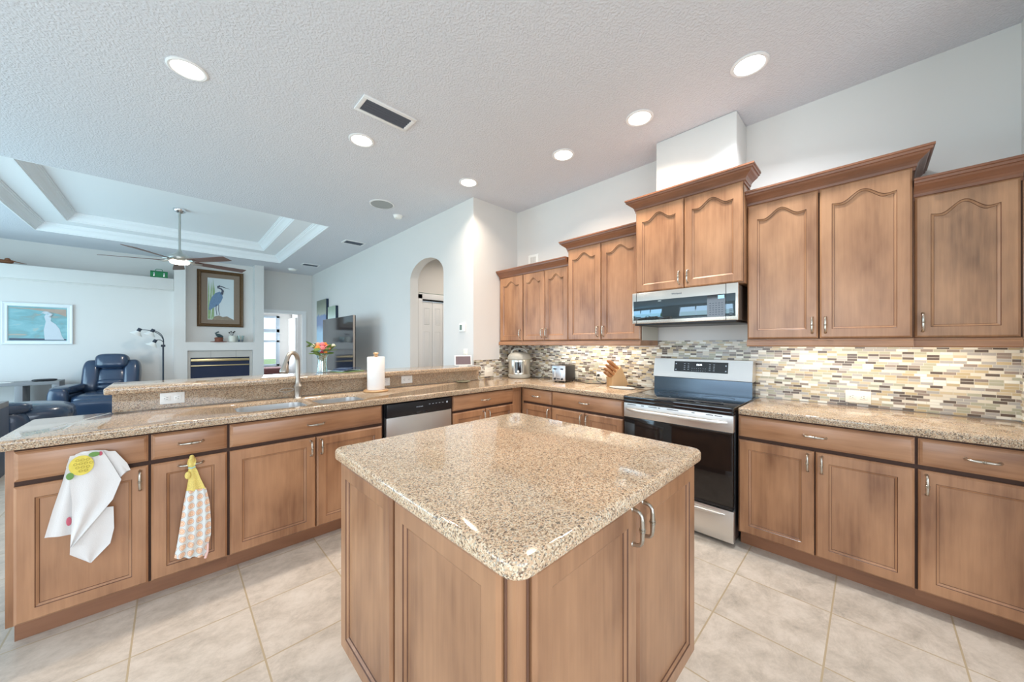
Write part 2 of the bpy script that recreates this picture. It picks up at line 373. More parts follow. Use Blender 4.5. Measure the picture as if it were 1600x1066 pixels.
def at(px, py, axis, val):
    """world point where the view ray of a reference pixel meets the plane axis=val (used to take measurements)"""
    a = (px - 800) / 545.0; b = -(py - 537) / 545.0; c, s_ = math.cos(YAW), math.sin(YAW)
    r = (c + s_ * a, s_ - c * a, b); o = (0, 0, H_EYE); t = (val - o[axis]) / r[axis]
    return Vector((r[0] * t, r[1] * t, H_EYE + r[2] * t))
# ================================================================== THE SETTING
Zc = 3.05
m = MB(); m.box(-3.75, -2.75, -0.1, 5.1, 13.0, 0); struct('floor', m, M['floor'], 'beige stone-look tile floor laid in a square grid')

# ceiling with the two-step tray over the great room
m = MB()
X0, X1, Y0, Y1 = -1.50, 1.655, 5.55, 8.82
u0, u1, v0, v1 = -1.155, 1.315, 5.95, 8.47
def frame_rect(m, ax0, ax1, ay0, ay1, bx0, bx1, by0, by1, z, mi=0):
    vs = [(ax0, ay0, z), (ax1, ay0, z), (ax1, ay1, z), (ax0, ay1, z), (bx0, by0, z), (bx1, by0, z), (bx1, by1, z), (bx0, by1, z)]
    m.add(vs, [(0, 1, 5, 4), (1, 2, 6, 5), (2, 3, 7, 6), (3, 0, 4, 7)], mi)
def wall_rect(m, x0, x1, y0, y1, z0, z1, mi=0):
    vs = [(x0, y0, z0), (x1, y0, z0), (x1, y1, z0), (x0, y1, z0), (x0, y0, z1), (x1, y0, z1), (x1, y1, z1), (x0, y1, z1)]
    m.add(vs, [(0, 1, 5, 4), (1, 2, 6, 5), (2, 3, 7, 6), (3, 0, 4, 7)], mi)
frame_rect(m, -3.75, 5.1, -2.75, 13.0, X0, X1, Y0, Y1, Zc, 0)
wall_rect(m, X0, X1, Y0, Y1, Zc, 3.18, 1)
frame_rect(m, X0, X1, Y0, Y1, u0, u1, v0, v1, 3.18, 1)
wall_rect(m, u0, u1, v0, v1, 3.18, 3.31, 1)
m.add([(u0, v0, 3.31), (u1, v0, 3.31), (u1, v1, 3.31), (u0, v1, 3.31)], [(0, 1, 2, 3)], 1)
m.box(-3.75, -2.75, 3.33, 5.1, 13.0, 3.4)
wall_rect(m, -3.75, 5.1, -2.75, 13.0, Zc, 3.33, 0)
struct('ceiling', m, [M['ceiling'], M['tray']], 'textured ceiling with a recessed two-step tray', smooth=0)

def crown_rect(name, x0, x1, y0, y1, z, prof, mt, label):
    """moulding swept round the inside of a rectangle; prof = (inset, rise)"""
    m = MB(); R = []
    for ins, dz in prof: R.append([(x0 + ins, y0 + ins, z + dz), (x1 - ins, y0 + ins, z + dz), (x1 - ins, y1 - ins, z + dz), (x0 + ins, y1 - ins, z + dz)])
    m.rings(R, cap=False); return struct(name, m, mt, label, smooth=0)
prof = [(0.0, 0.0), (0.012, 0.0005), (0.014, 0.012), (0.026, 0.018), (0.028, 0.030), (0.040, 0.048), (0.058, 0.070), (0.082, 0.088), (0.088, 0.100), (0.098, 0.103), (0.102, 0.116), (0.112, 0.118), (0.115, 0.129)]
crown_rect('trim_1', X0, X1, Y0, Y1, Zc, prof, M['tray'], 'white crown moulding round the outer step of the ceiling tray')
crown_rect('trim_2', u0, u1, v0, v1, 3.18, prof, M['tray'], 'white crown moulding round the inner step of the ceiling tray')

# walls
m = MB(); m.box(3.26, -2.6, 0, 3.40, 3.38, Zc); struct('wall_range', m, M['wall'])
m = MB(); m.box(2.66, 3.25, 0, 3.26, 3.38, Zc); struct('wall_corner', m, M['wall'])
m = MB(); m.box(2.40, -0.70, 0, 3.26, -0.565, Zc); struct('wall_pantry', m, M['wall'])
m = MB(); m.box(2.972, 0.684, 2.455, 3.26, 1.284, Zc, 0.012); struct('wall_chimney', m, M['wall'])
arch = []
for i in range(21):
    t = PI * i / 20; arch.append((4.325 - 0.445 * math.cos(t), 2.26 + 0.26 * math.sin(t)))
poly = [(3.25, 0), (3.88, 0)] + arch[::1] + [(4.77, 0), (9.88, 0), (9.88, Zc), (3.25, Zc)]
m = MB(); m.prism(poly, 'x', 2.53, 2.66); struct('wall_right', m, M['wall'])
# hallway behind the arch
m = MB(); m.box(2.66, 4.95, 0, 2.765, 5.07, Zc); m.box(2.765, 4.95, 2.14, 4.0, 5.07, Zc); m.box(3.72, 4.95, 0, 5.0, 5.07, 2.14); struct('wall_hall', m, M['wall'])
m = MB(); m.box(4.95, 3.25, 0, 5.05, 5.07, Zc); m.box(3.40, 3.25, 0, 4.95, 3.38, Zc); struct('wall_hall_end', m, M['wall'])
# far wall
m = MB(); m.box(-3.75, 9.88, 0, 1.46, 10.0, Zc); m.box(1.46, 9.88, 2.05, 2.31, 10.0, Zc); m.box(2.31, 9.88, 0, 2.80, 10.0, Zc); struct('wall_far', m, M['wall'])
m = MB(); m.box(-3.6, 9.48, 0, 0.02, 9.88, 2.36); m.box(-3.6, 9.41, 2.36, 0.02, 9.88, 2.585, 0.012)
m.box(-3.6, 9.45, 2.345, 0.02, 9.48, 2.36); struct('wall_ledge', m, M['wall'], 'thick lower wall with a plant ledge on top')
m = MB(); F = 9.40
m.box(0.02, F, 0, 0.185, 9.88, Zc); m.box(1.29, F, 0, 1.455, 9.88, Zc); m.box(0.185, F, 1.19, 1.29, 9.88, 1.36)
m.box(0.185, 9.66, 1.36, 1.29, 9.88, Zc); m.box(0.185, F, 0, 0.212, 9.88, 1.19); m.box(1.255, F, 0, 1.29, 9.88, 1.19); m.box(0.212, 9.60, 0, 1.255, 9.88, 1.19)
struct('wall_fireplace', m, M['wall'], 'white chimney breast with a picture niche')
# left wall with sliding doors (behind the camera to the left)
m = MB(); xs0, xs1 = -3.74, -3.60
for a, b in ((-2.6, -0.2), (3.4, 4.8), (8.6, 9.88)): m.box(xs0, a, 0, xs1, b, Zc)
m.box(xs0, -0.2, 2.5, xs1, 3.4, Zc); m.box(xs0, 4.8, 2.5, xs1, 8.6, Zc); struct('wall_left', m, M['wall'])
m = MB(); m.box(-3.6, -2.74, 0, -3.1, -2.6, Zc); m.box(1.1, -2.74, 0, 3.26, -2.6, Zc); m.box(-3.1, -2.74, 0, 1.1, -2.6, 0.55); m.box(-3.1, -2.74, 2.55, 1.1, -2.6, Zc)
struct('wall_back', m, M['wall'])
def slider(n, y0, y1):
    m = MB()
    for y in (y0, y0 + (y1 - y0) / 3, y0 + 2 * (y1 - y0) / 3, y1): m.box(-3.70, y - 0.04, 0, -3.62, y + 0.04, 2.5, 0.006)
    m.box(-3.70, y0, 0, -3.62, y1, 0.1); m.box(-3.70, y0, 2.42, -3.62, y1, 2.5)
    return struct('door_%d' % n, m, M['trim'], 'white framed sliding glass door')
slider(1, -0.16, 3.36); slider(2, 4.84, 8.56)
m = MB()
for x in (-3.06, -1.7, -0.34, 1.06): m.box(x - 0.04, -2.70, 0.55, x + 0.04, -2.62, 2.55, 0.006)
m.box(-3.1, -2.70, 0.55, 1.1, -2.62, 0.62); m.box(-3.1, -2.70, 2.48, 1.1, -2.62, 2.55); struct('window_1', m, M['trim'], 'white framed window group')
m = MB(); m.box(-30, -30, -0.22, 30, 40, -0.14); struct('ground', m, mat('lawn', srgb(150, 170, 110), 0.9, noise_amt=0.3, noise_scale=3), 'pale lawn outside the windows')

# door opening to the far bedroom: casing, room, window
m = MB(); m.box(2.312, 9.855, 0, 2.40, 9.879, 2.05); m.box(1.46, 9.855, 2.051, 2.40, 9.879, 2.135); struct('trim_3', m, M['trim'], 'white casing of the far doorway')
m = MB(); m.box(2.62, 10.0, 0, 2.70, 12.4, Zc); m.box(0.8, 10.0, 0, 0.9, 12.4, Zc); struct('wall_bedroom', m, M['wall'])
m = MB(); m.box(0.8, 12.4, 0, 1.55, 12.5, Zc); m.box(2.30, 12.4, 0, 2.70, 12.5, Zc); m.box(1.55, 12.4, 0, 2.30, 12.5, 0.66); m.box(1.55, 12.4, 2.15, 2.30, 12.5, Zc); struct('wall_bedroom_window', m, M['wall'])
wn = MB(); 
for a in (1.55, 2.22): wn.box(a, 12.36, 0.66, a + 0.08, 12.44, 2.15, 0.005)
for z in (0.66, 1.37, 1.66, 2.09): wn.box(1.55, 12.36, z, 2.30, 12.44, z + (0.10 if z == 1.66 else 0.06), 0.005)
wo = struct('window_2', wn, mat('window_frame_blue_white', srgb(200, 214, 226), 0.4), 'white sash window in the far bedroom')
g = MB(); g.box(1.60, 12.41, 0.7, 2.25, 12.414, 2.1); go = g.build('pane', M['glass'], wo)
dl = MB(); dl.box(2.36, 10.75, 0.01, 2.40, 11.5, 2.03, 0.004); dl.box(2.40, 10.7, 0, 2.62, 10.75, 2.1); struct('door_3', dl, M['trim'], 'open white door inside the far bedroom')

# bifold closet doors in the hall
cas = MB(); cas.box(2.75, 4.925, 0, 2.825, 4.955, 2.11, 0.004); cas.box(2.75, 4.925, 2.035, 3.80, 4.955, 2.125, 0.004); struct('trim_4', cas, M['trim'], 'white casing of the hall closet')
tr = MB(); tr.box(2.825, 4.955, 2.01, 3.75, 4.975, 2.036); struct('trim_5', tr, M['black'], 'dark track above the closet doors')
def leaf_mb(w, h):
    m = MB(); m.box(0, 0, 0, w, 0.03, h, 0.003)
    for (z0, z1) in ((0.10, 0.72), (0.86, 1.52), (1.62, 1.90)):
        a, b = 0.045, w - 0.045
        R = []
        for ins, dy in ((0, -0.001), (0.008, -0.006), (0.016, -0.001), (0.024, -0.004)):
            R.append([(a + ins, dy, z0 + ins), (b - ins, dy, z0 + ins), (b - ins, dy, z1 - ins), (a + ins, dy, z1 - ins)])
        m.rings(R, cap=True)
    return m
for i in range(4):
    o = leaf_mb(0.192, 1.995).build('door_%d' % (4 + i), M['trim'], None, loc=(2.83 + i * 0.198, 4.965, 0.012)); o['kind'] = 'structure'; o['label'] = 'white panelled bifold closet leaf in the hall'

# fireplace surround and insert
fp = thing('fireplace', 'gas fireplace insert with brass trim and dark glass under the mantel', 'fireplace', (0.73, 9.45, 0))
m = MB(); m.box(-0.515, 0.0, 0, -0.475, 0.12, 1.185); m.box(0.475, 0.0, 0, 0.522, 0.12, 1.185); m.box(-0.475, 0, 1.045, 0.475, 0.12, 1.185)
m.build('tile_surround', mat('fireplace_tile', srgb(196, 192, 186), 0.3, noise_amt=0.12, noise_scale=5), fp)
m = MB(); m.box(-0.17, -0.004, 1.045, -0.166, 0, 1.185); m.build('grout_line', M['grey'], fp); m = MB(); m.box(0.24, -0.004, 1.045, 0.244, 0, 1.185); m.build('grout_line', M['grey'], fp)
m = MB(); m.box(-0.475, 0.03, 0.02, 0.475, 0.06, 1.045); m.build('glass_front', mat('fireplace_glass', (0.01, 0.02, 0.06, 1), 0.08, spec=0.7), fp)
br = mat('brass', (0.62, 0.50, 0.28, 1), 0.3, 1.0)
m = MB(); m.box(-0.47, -0.004, 0.965, 0.47, 0.03, 1.018, 0.008); m.build('brass_hood', br, fp)
m = MB(); m.box(-0.47, 0.0, 0.868, 0.47, 0.03, 0.89, 0.004); m.build('brass_bar', br, fp)

# ================================================================== CABINETRY
FW = 0.056
def fprof(u):
    t = abs(2 * u - 1)
    if t < 0.72: return 0.5 + 0.5 * math.cos(PI * t / 0.72)
    return 0.10 * ((t - 0.72) / 0.28) ** 1.5
def door_mb(w, h, arch=0.0, t=0.02, fw=FW):
    m = MB(); NT = 28 if arch else 1
    def loop(ins, y, frame):
        x0, x1, z0 = ins, w - ins, ins
        pts = [(x0, y, z0), (x1, y, z0)]
        for i in range(NT + 1):
            u = i / NT; x = x1 + (x0 - x1) * u
            z = h - ins
            if frame and arch: z -= arch * (1 - fprof(u))
            pts.append((x, y, z))
        return pts
    L = [loop(0, 0, 0), loop(0, -t + .008, 0), loop(.003, -t + .005, 0), loop(.009, -t, 0), loop(fw, -t, 1), loop(fw + .0025, -t + .0035, 1),
         loop(fw + .011, -t + .0085, 1), loop(fw + .0125, -t + .0115, 1), loop(fw + .016, -t + .0115, 1)]
    mats = [0, 0, 0, 0, 1, 0, 1, 0]
    n = len(L[0])
    for k in range(len(L) - 1):
        m.add(L[k] + L[k + 1], [(i, (i + 1) % n, n + (i + 1) % n, n + i) for i in range(n)], mats[k])
    m.add(L[0], [tuple(range(n))], 0)
    m.add(L[-1], [tuple(range(n))], 0)
    return m
def drawer_mb(w, h, t=0.02):
    m = MB(); R = []
    for ins, y in ((0, 0), (0, -t + .011), (.004, -t + .009), (.0055, -t + .005), (.013, -t + .001), (.015, -t)):
        R.append([(ins, y, ins), (w - ins, y, ins), (w - ins, y, h - ins), (ins, y, h - ins)])
    return m.rings(R)
def pull_mesh():
    """bow pull, 96 mm, along local x, standing off towards -y"""
    m = MB(); L = 0.048; pts = []
    prof = [(-L, 0.0, .0062), (-L + .001, -.010, .0054), (-L + .004, -.020, .0050), (-L + .012, -.026, .0052), (-L + .024, -.0275, .0060), (-.010, -.028, .0066), (.010, -.028, .0066),
            (L - .024, -.0275, .0060), (L - .012, -.026, .0052), (L - .004, -.020, .0050), (L - .001, -.010, .0054), (L, 0.0, .0062)]
    m.tube([(a, b, 0) for a, b, r in prof], [r for a, b, r in prof], 12)
    for x in (-.0045, 0, .0045): m.tube([(x - .0018, -.028, 0), (x, -.028, 0), (x + .0018, -.028, 0)], [.0068, .0096 if x == 0 else .0084, .0068], 14)
    for s in (-1, 1): m.tube([(s * (L - .026), -.0275, 0), (s * (L - .024), -.0275, 0), (s * (L - .022), -.0272, 0)], [.005, .0064, .005], 12); m.tube([(s * L, -.0035, 0), (s * L, 0.0005, 0)], [.0055, .0080], 12)
    return m
_pull = None
def add_pull(parent, x, z, vertical, y=-0.02, scale=1.0):
    global _pull
    if _pull is None: _pull = pull_mesh().build('handle', M['nickel'], None).data; bpy.data.objects.remove([o for o in bpy.data.objects if o.data == _pull][0])
    o = bpy.data.objects.new('handle', _pull); C.objects.link(o); o.parent = parent; o.location = (x, y, z); o['label'] = 'satin nickel bow handle'
    o.scale = (scale,) * 3
    if vertical: o.rotation_euler = (0, PI / 2, 0)
    return o
def add_door(parent, x0, x1, z0, z1, arch=0.0, pull=None, y=0.0, horiz=False, ps=1.0):
    d = door_mb(x1 - x0, z1 - z0, arch).build('door', [M['wood'], M['glaze']], parent, 30, loc=(x0, y, z0))
    if pull == 'L': add_pull(d, 0.028, (z1 - z0) - 0.068 if z1 < 1 else 0.082, True, scale=ps)
    elif pull == 'R': add_pull(d, (x1 - x0) - 0.028, (z1 - z0) - 0.068 if z1 < 1 else 0.082, True, scale=ps)
    elif pull == 'T': add_pull(d, (x1 - x0) / 2, (z1 - z0) - 0.028, False)
    return d
def add_drawer(parent, x0, x1, z0, z1, pull=True):
    d = drawer_mb(x1 - x0, z1 - z0).build('drawer_front', M['woodh'], parent, 30, loc=(x0, 0, z0))
    if pull: add_pull(d, (x1 - x0) / 2, (z1 - z0) / 2, False)
    return d
RZ = -PI / 2
def base_cabinet(label, loc, rz, w, drawers, doors, depth=0.57, end_left=0.0, end_right=0.0, hollow=False, dfr=(0.0, 0.0)):
    t = thing('base_cabinet', label, 'cabinet', loc, rz)
    m = MB()
    if hollow:
        for b_ in ((0, 0, 0.10, w, 0.02, 0.868), (0, 0.02, 0.10, 0.018, depth, 0.868), (w - 0.018, 0.02, 0.10, w, depth, 0.868), (0.018, 0.02, 0.10, w - 0.018, depth, 0.118), (0.018, depth - 0.01, 0.118, w - 0.018, depth, 0.868)): m.box(*b_)
    else: m.box(-end_left, 0, 0.10, w + end_right, depth, 0.868, 0.002)
    m.build('body', M['wood'], t)
    m = MB(); m.box(0.0, 0.065, 0.0, w + end_right, 0.085, 0.10); m.build('toe_kick', M['toe'], t)
    m = MB(); m.box(dfr[0], -0.0012, 0.104, w - dfr[1], 0.0, 0.866); m.build('gap_shade_strip', M['gap_shade'], t)  # thin dark sheet, paints shade into the gaps round doors and drawers
    for a, b in drawers: add_drawer(t, a, b, 0.728, 0.860)
    for a, b, pl in doors: add_door(t, a, b, 0.106, 0.706, 0, pl)
    return t
# peninsula run, facing -Y (face frame at Y 2.595)
PY = 2.595
base_cabinet('wooden base cabinet at the free left end of the peninsula, white towel over it', (-0.505, PY, 0), 0, 0.421, [(0.012, 0.416)], [(0.012, 0.416, 'R')], end_left=0.012, dfr=(0.012, 0))
base_cabinet('narrow wooden pull-out base cabinet with a horizontal door handle holding a patterned towel', (-0.084, PY, 0), 0, 0.315, [(0.005, 0.309)], [(0.005, 0.309, 'T')])
base_cabinet('wide two-door wooden sink base cabinet below the double sink', (0.231, PY, 0), 0, 0.915, [(0.006, 0.905)], [(0.006, 0.453, 'R'), (0.459, 0.905, 'L')], depth=0.55, hollow=True)
base_cabinet('two-door wooden base cabinet between the dishwasher and the inside corner', (1.775, PY, 0), 0, 0.79, [(0.006, 0.755)], [(0.006, 0.378, 'R'), (0.384, 0.755, 'L')], end_right=0.10, dfr=(0, 0.033))
# range wall run, facing -X (face frame at X 2.665); local x runs towards -Y
PX = 2.665
base_cabinet('small one-door wooden base cabinet in the inside corner left of the range', (PX + 0.004, 2.590, 0), RZ, 0.418, [(0.028, 0.413)], [(0.028, 0.413, 'R')], dfr=(0.026, 0))
base_cabinet('two-door wooden base cabinet touching the left side of the range', (PX, 2.172, 0), RZ, 0.765, [(0.006, 0.757)], [(0.006, 0.380, 'R'), (0.386, 0.757, 'L')])
base_cabinet('two-door wooden base cabinet touching the right side of the range', (PX, 0.606, 0), RZ, 0.766, [(0.005, 0.760)], [(0.005, 0.380, 'R'), (0.386, 0.760, 'L')])
base_cabinet('one-door wooden base cabinet at the right edge of the view', (PX, -0.160, 0), RZ, 0.40, [(0.005, 0.39)], [(0.005, 0.39, 'L')])

def crown_path(parent, Xw, Xf, ya, yb, z0, left=True, right=True, name='crown_molding'):
    """local frame: x along the front 0..w, y depth; profile rises and projects"""
    prof = [(0.0, -0.045), (0.006, -0.045), (0.007, -0.030), (0.012, -0.026), (0.014, -0.012), (0.022, 0.0), (0.036, 0.012), (0.050, 0.022), (0.056, 0.032), (0.064, 0.034), (0.066, 0.046), (0.072, 0.049), (0.072, 0.060), (0.0, 0.060)]
    m = MB(); R = []
    for o, dz in prof:
        z = z0 + dz; l = ya - (o if left else 0); r = yb + (o if right else 0)
        R.append([(l, Xw, z), (l, Xf - o, z), (r, Xf - o, z), (r, Xw, z)])
    n = len(R)
    for k in range(n - 1):
        a, b = R[k], R[k + 1]
        for i in range(3):
            if i == 0 and not left: continue
            if i == 2 and not right: continue
            m.add([a[i], a[i + 1], b[i + 1], b[i]], [(0, 1, 2, 3)])
    if not left: m.add([r[1] for r in R], [tuple(range(n))])
    if not right: m.add([r[2] for r in R], [tuple(range(n))])
    m.add([R[-1][0], R[-1][1], R[-1][2], R[-1][3]], [(0, 1, 2, 3)])
    return m.build(name, M['crown'], parent, 0)
def wall_cabinet(label, Xface, y_left, w, z0, z1, doors, crownL, crownR, arch=0.055, rail=True, railR=False, railL=False, back=3.250, ctop=None):
    t = thing('wall_cabinet', label, 'cabinet', (Xface + 0.02, y_left, 0), RZ)
    dep = back - (Xface + 0.02)
    m = MB(); m.box(0, 0, z0, w, dep, z1 + 0.03, 0.0015); m.build('body', M['wood'], t)
    if doors:
        m = MB(); m.box(doors[0][0], -0.0012, z0 + 0.004, w - 0.001, 0.0, z1 + 0.004); m.build('gap_shade_strip', M['gap_shade'], t)  # same painted gap shade behind the wall cabinet doors
    if railR:
        m = MB(); m.box(w, 0.002, z0, w + 0.003, dep, z1 - 0.02); m.build('side_panel', mat('pale_laminate', srgb(206, 200, 186), 0.6), t)
    for a, b, pl in doors:
        d = add_door(t, a, b, z0 + 0.006, z1, arch, pl)
        if 'water' in label: d.data.materials[0] = M['woodstain']
    crown_path(t, dep, 0.0, 0.0, w, z1 + 0.03 + 0.0, crownL, crownR)
    if rail:
        m = MB(); zt = z0 - 0.001
        pr = [(0.000, zt), (0.000, zt - 0.006), (0.010, zt - 0.010), (0.012, zt - 0.040), (0.008, zt - 0.047), (-0.008, zt - 0.047), (-0.008, zt)]
        xr = w - 0.001
        m.add([(0.001, -o - 0.012, z) for o, z in pr] + [(xr, -o - 0.012, z) for o, z in pr], [(i, (i + 1) % 7, 7 + (i + 1) % 7, 7 + i) for i in range(7)] + [tuple(range(7)), tuple(range(13, 6, -1))])
        if railR: m.box(xr - 0.018, -0.004, zt - 0.047, xr, dep, zt)
        m.build('light_rail', M['woodh'], t, 30)
    return t
wall_cabinet('slim one-door wall cabinet in the corner, leftmost of the wall cabinets', 2.93, 3.245, 0.412, 1.358, 2.135, [(0.022, 0.404, 'R')], False, False, arch=0.05)
wall_cabinet('low two-door wall cabinet between the slim corner one and the taller pair', 2.93, 2.833, 0.652, 1.358, 2.135, [(0.004, 0.328, 'R'), (0.334, 0.648, 'L')], False, False, arch=0.05)
wall_cabinet('taller two-door wall cabinet immediately left of the microwave', 2.90, 2.168, 0.783, 1.358, 2.285, [(0.008, 0.384, 'R'), (0.391, 0.778, 'L')], True, False, railR=True)
wall_cabinet('raised two-door wall cabinet above the microwave', 2.80, 1.384, 0.777, 1.752, 2.448, [(0.003, 0.384, 'R'), (0.391, 0.774, 'L')], True, True, rail=False, back=2.965)
wall_cabinet('tall two-door wall cabinet immediately right of the microwave', 2.89, 0.606, 0.771, 1.358, 2.292, [(0.004, 0.378, 'R'), (0.385, 0.766, 'L')], False, True)
wall_cabinet('lower one-door wall cabinet right of the tall pair, door panel water-marked', 2.93, -0.166, 0.348, 1.358, 2.135, [(0.005, 0.341, 'L')], False, False)
wall_cabinet('sliver of a wall cabinet at the right edge of the view', 2.93, -0.515, 0.048, 1.358, 2.135, [], False, False)
# side boxes filling behind the raised cabinet, both sides of the flue
for b_, s_ in (((2.966, 1.286, 1.752, 3.255, 1.384, 2.45), 'left'), ((2.966, 0.608, 1.752, 3.255, 0.682, 2.45), 'right')):
    sp = MB(); sp.box(*b_); o = sp.build('cabinet_filler', M['wood'], None); tag(o, 'wooden filler panel behind the raised wall cabinet, %s of the flue' % s_, 'cabinet panel')

# counters
def counter(name, poly, z0, z1, rnd, label, cut=None, corner=0.012):
    bm = bmesh.new(); vs = [bm.verts.new((x, y, z0)) for x, y in poly]; f = bm.faces.new(vs)
    r = bmesh.ops.extrude_face_region(bm, geom=[f]); 
    for e in r['geom']:
        if isinstance(e, bmesh.types.BMVert): e.co.z = z1
    bmesh.ops.recalc_face_normals(bm, faces=bm.faces)
    if corner:
        ed = [e for e in bm.edges if abs(e.verts[0].co.z - e.verts[1].co.z) > 1e-4]
        bmesh.ops.bevel(bm, geom=ed, offset=corner, segments=5, affect='EDGES', profile=0.5)
    ed = [e for e in bm.edges if abs(e.verts[0].co.z - e.verts[1].co.z) < 1e-4 and abs(e.verts[0].co.z - z1) < 1e-4]
    bmesh.ops.bevel(bm, geom=ed, offset=rnd, segments=4, affect='EDGES', profile=0.5)
    ed = [e for e in bm.edges if abs(e.verts[0].co.z - z0) < 1e-4 and abs(e.verts[1].co.z - z0) < 1e-4]
    bmesh.ops.bevel(bm, geom=ed, offset=rnd * 0.6, segments=2, affect='EDGES', profile=0.5)
    mb = MB().addbm(bm); bm.free()
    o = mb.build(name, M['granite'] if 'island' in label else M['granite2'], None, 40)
    if cut:
        for cb in cut:
            co = cb.build('cutter', M['granite2'], None); md = o.modifiers.new('b', 'BOOLEAN'); md.object = co; md.operation = 'DIFFERENCE'; md.solver = 'EXACT'
            dg = bpy.context.evaluated_depsgraph_get(); me = bpy.data.meshes.new_from_object(o.evaluated_get(dg)); o.modifiers.clear(); o.data = me
            bpy.data.objects.remove(co)
    return tag(o, label, 'countertop')
def rrect(x0, y0, x1, y1, r, n=6):
    P = []
    for cx, cy, a in ((x1 - r, y0 + r, -PI / 2), (x1 - r, y1 - r, 0), (x0 + r, y1 - r, PI / 2), (x0 + r, y0 + r, PI)):
        for i in range(n + 1): P.append((cx + r * math.cos(a + PI / 2 * i / n), cy + r * math.sin(a + PI / 2 * i / n)))
    return P
SB = [(0.280, 2.625, 0.680, 2.985), (0.725, 2.625, 1.070, 2.96)]
cuts = [MB().prism(rrect(*b, 0.07), 'z', 0.85, 0.95) for b in SB]
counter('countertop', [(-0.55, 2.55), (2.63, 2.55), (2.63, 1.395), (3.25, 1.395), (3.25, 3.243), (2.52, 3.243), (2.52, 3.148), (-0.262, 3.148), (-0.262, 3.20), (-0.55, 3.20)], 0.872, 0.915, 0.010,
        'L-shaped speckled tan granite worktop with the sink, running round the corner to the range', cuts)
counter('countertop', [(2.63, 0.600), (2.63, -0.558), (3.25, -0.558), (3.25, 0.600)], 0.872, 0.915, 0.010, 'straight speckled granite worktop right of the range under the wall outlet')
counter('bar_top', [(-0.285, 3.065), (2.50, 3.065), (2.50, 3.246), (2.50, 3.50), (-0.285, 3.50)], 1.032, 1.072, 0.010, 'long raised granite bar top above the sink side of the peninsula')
counter('countertop', rrect(0.455, 0.455, 1.497, 1.497, 0.045, 5), 0.876, 0.916, 0.012, 'square speckled granite top of the kitchen island in the foreground', corner=0)
m = MB(); m.box(-0.255, 3.17, 0, 2.50, 3.33, 1.03); struct('wall_peninsula', m, M['wall'], 'low knee wall under the raised bar')
m = MB(); m.box(-0.258, 3.15, 0.916, 2.528, 3.169, 1.031); o = m.build('granite_backsplash', M['granite2']); tag(o, 'low granite splash strip between worktop and raised bar', 'backsplash')
m = MB(); m.prism([(3.332, 1.03), (3.44, 1.03), (3.44, 0.99), (3.332, 0.88)], 'x', -0.25, -0.16); o = m.build('corbel', M['crown']); tag(o, 'brown wooden bracket under the left end of the raised bar', 'bracket')

# mosaic backsplash
m = MB(); m.box(3.252, -0.56, 0.9165, 3.2595, 3.248, 1.306); m.box(3.252, 0.608, 1.306, 3.2595, 1.382, 1.356); m.box(2.94, 3.2435, 0.9165, 3.252, 3.2495, 1.306); m.box(2.535, 3.2435, 0.9165, 2.94, 3.2495, 1.135)
m.box(3.19, -0.5645, 0.9165, 3.252, -0.5585, 1.306)
o = m.build('backsplash', M['mosaic']); tag(o, 'mosaic backsplash of small staggered beige, grey and brown glass bars', 'backsplash')

# island
isl = thing('kitchen_island', 'square wooden kitchen island with a granite top in the foreground', 'island', (0.48, 0.48, 0))
B = 0.995
m = MB(); m.box(0.02, 0.02, 0.115, B - 0.02, B - 0.02, 0.874, 0.001)
m.cyl((0.036, 0.036, 0.116), (0.036, 0.036, 0.873), 0.022, seg=28)
m.build('body', [M['wood']], isl)
m = MB(); m.box(0.09, 0.09, 0, B - 0.09, B - 0.09, 0.115); m.build('toe_kick', M['toe'], isl)
m = MB(); m.box(0.004, 0.004, 0.862, B + 0.004, B + 0.004, 0.8745, 0.004); m.build('top_molding', M['woodh'], isl)
for q in ((0.047, 0.0165), (0.0165, 0.047)):
    m = MB(); m.cyl((q[0], q[1], 0.116), (q[0], q[1], 0.862), 0.0045, seg=12); m.build('corner_bead', M['glaze'], isl)
for a, b, pl in ((0.053, 0.505, 'R'), (0.511, 0.990, 'L')): add_door(isl, a, b, 0.125, 0.860, 0, None, y=0.02)
for ch, xx in zip([c for c in isl.children if c.name.startswith('door')], (0.452 - 0.030, 0.030)): add_pull(ch, xx, 0.735 - 0.060, True, scale=1.05)
# panels of the side facing the peninsula aisle
for a, b in ((0.053, 0.528), (0.548, 0.995)):
    d = door_mb(b - a, 0.735).build('side_panel', [M['wood'], M['glaze']], isl, 30, loc=(0.02, b, 0.125)); d.rotation_euler = (0, 0, -PI / 2)
m = MB(); m.box(0.012, 0.529, 0.125, 0.02, 0.547, 0.86); m.build('stile', M['glaze'], isl)
# ================================================================== LIGHTS AND CEILING FITTINGS
def can_light(x, y, label, cool=False, power=7.2):
    t = thing('recessed_light', label, 'ceiling light', (x, y, Zc), 0, None)
    m = MB(); m.lathe([(0.078, 0.0), (0.100, 0.0), (0.101, -0.004), (0.092, -0.009), (0.080, -0.007), (0.076, 0.004)], seg=36, cap=False); m.build('trim_ring', M['trim'], t)
    m = MB(); m.lathe([(0.001, -0.003), (0.077, -0.003), (0.077, -0.001), (0.001, -0.001)], seg=36, cap=True); m.build('lens', M['glowcool'] if cool else M['glow'], t)
    area_light('recessed_lamp', (x, y, Zc - 0.015), (0, 0, 0), 0.14, 0.14, power, (0.86, 0.94, 1.0) if cool else (1.0, 0.85, 0.70) if x > 2 else (1.0, 0.91, 0.82), math.radians(128), 'DISK')
can_light(0.067, 2.985, 'round recessed ceiling light at the far left, above the towel cabinets')
can_light(1.145, 3.0, 'round recessed ceiling light near the large ceiling vent')
can_light(2.262, 2.99, 'round recessed ceiling light nearest the corner of the arched wall')
can_light(2.55, 1.95, 'round recessed ceiling light above the taller pair of cabinets left of the microwave')
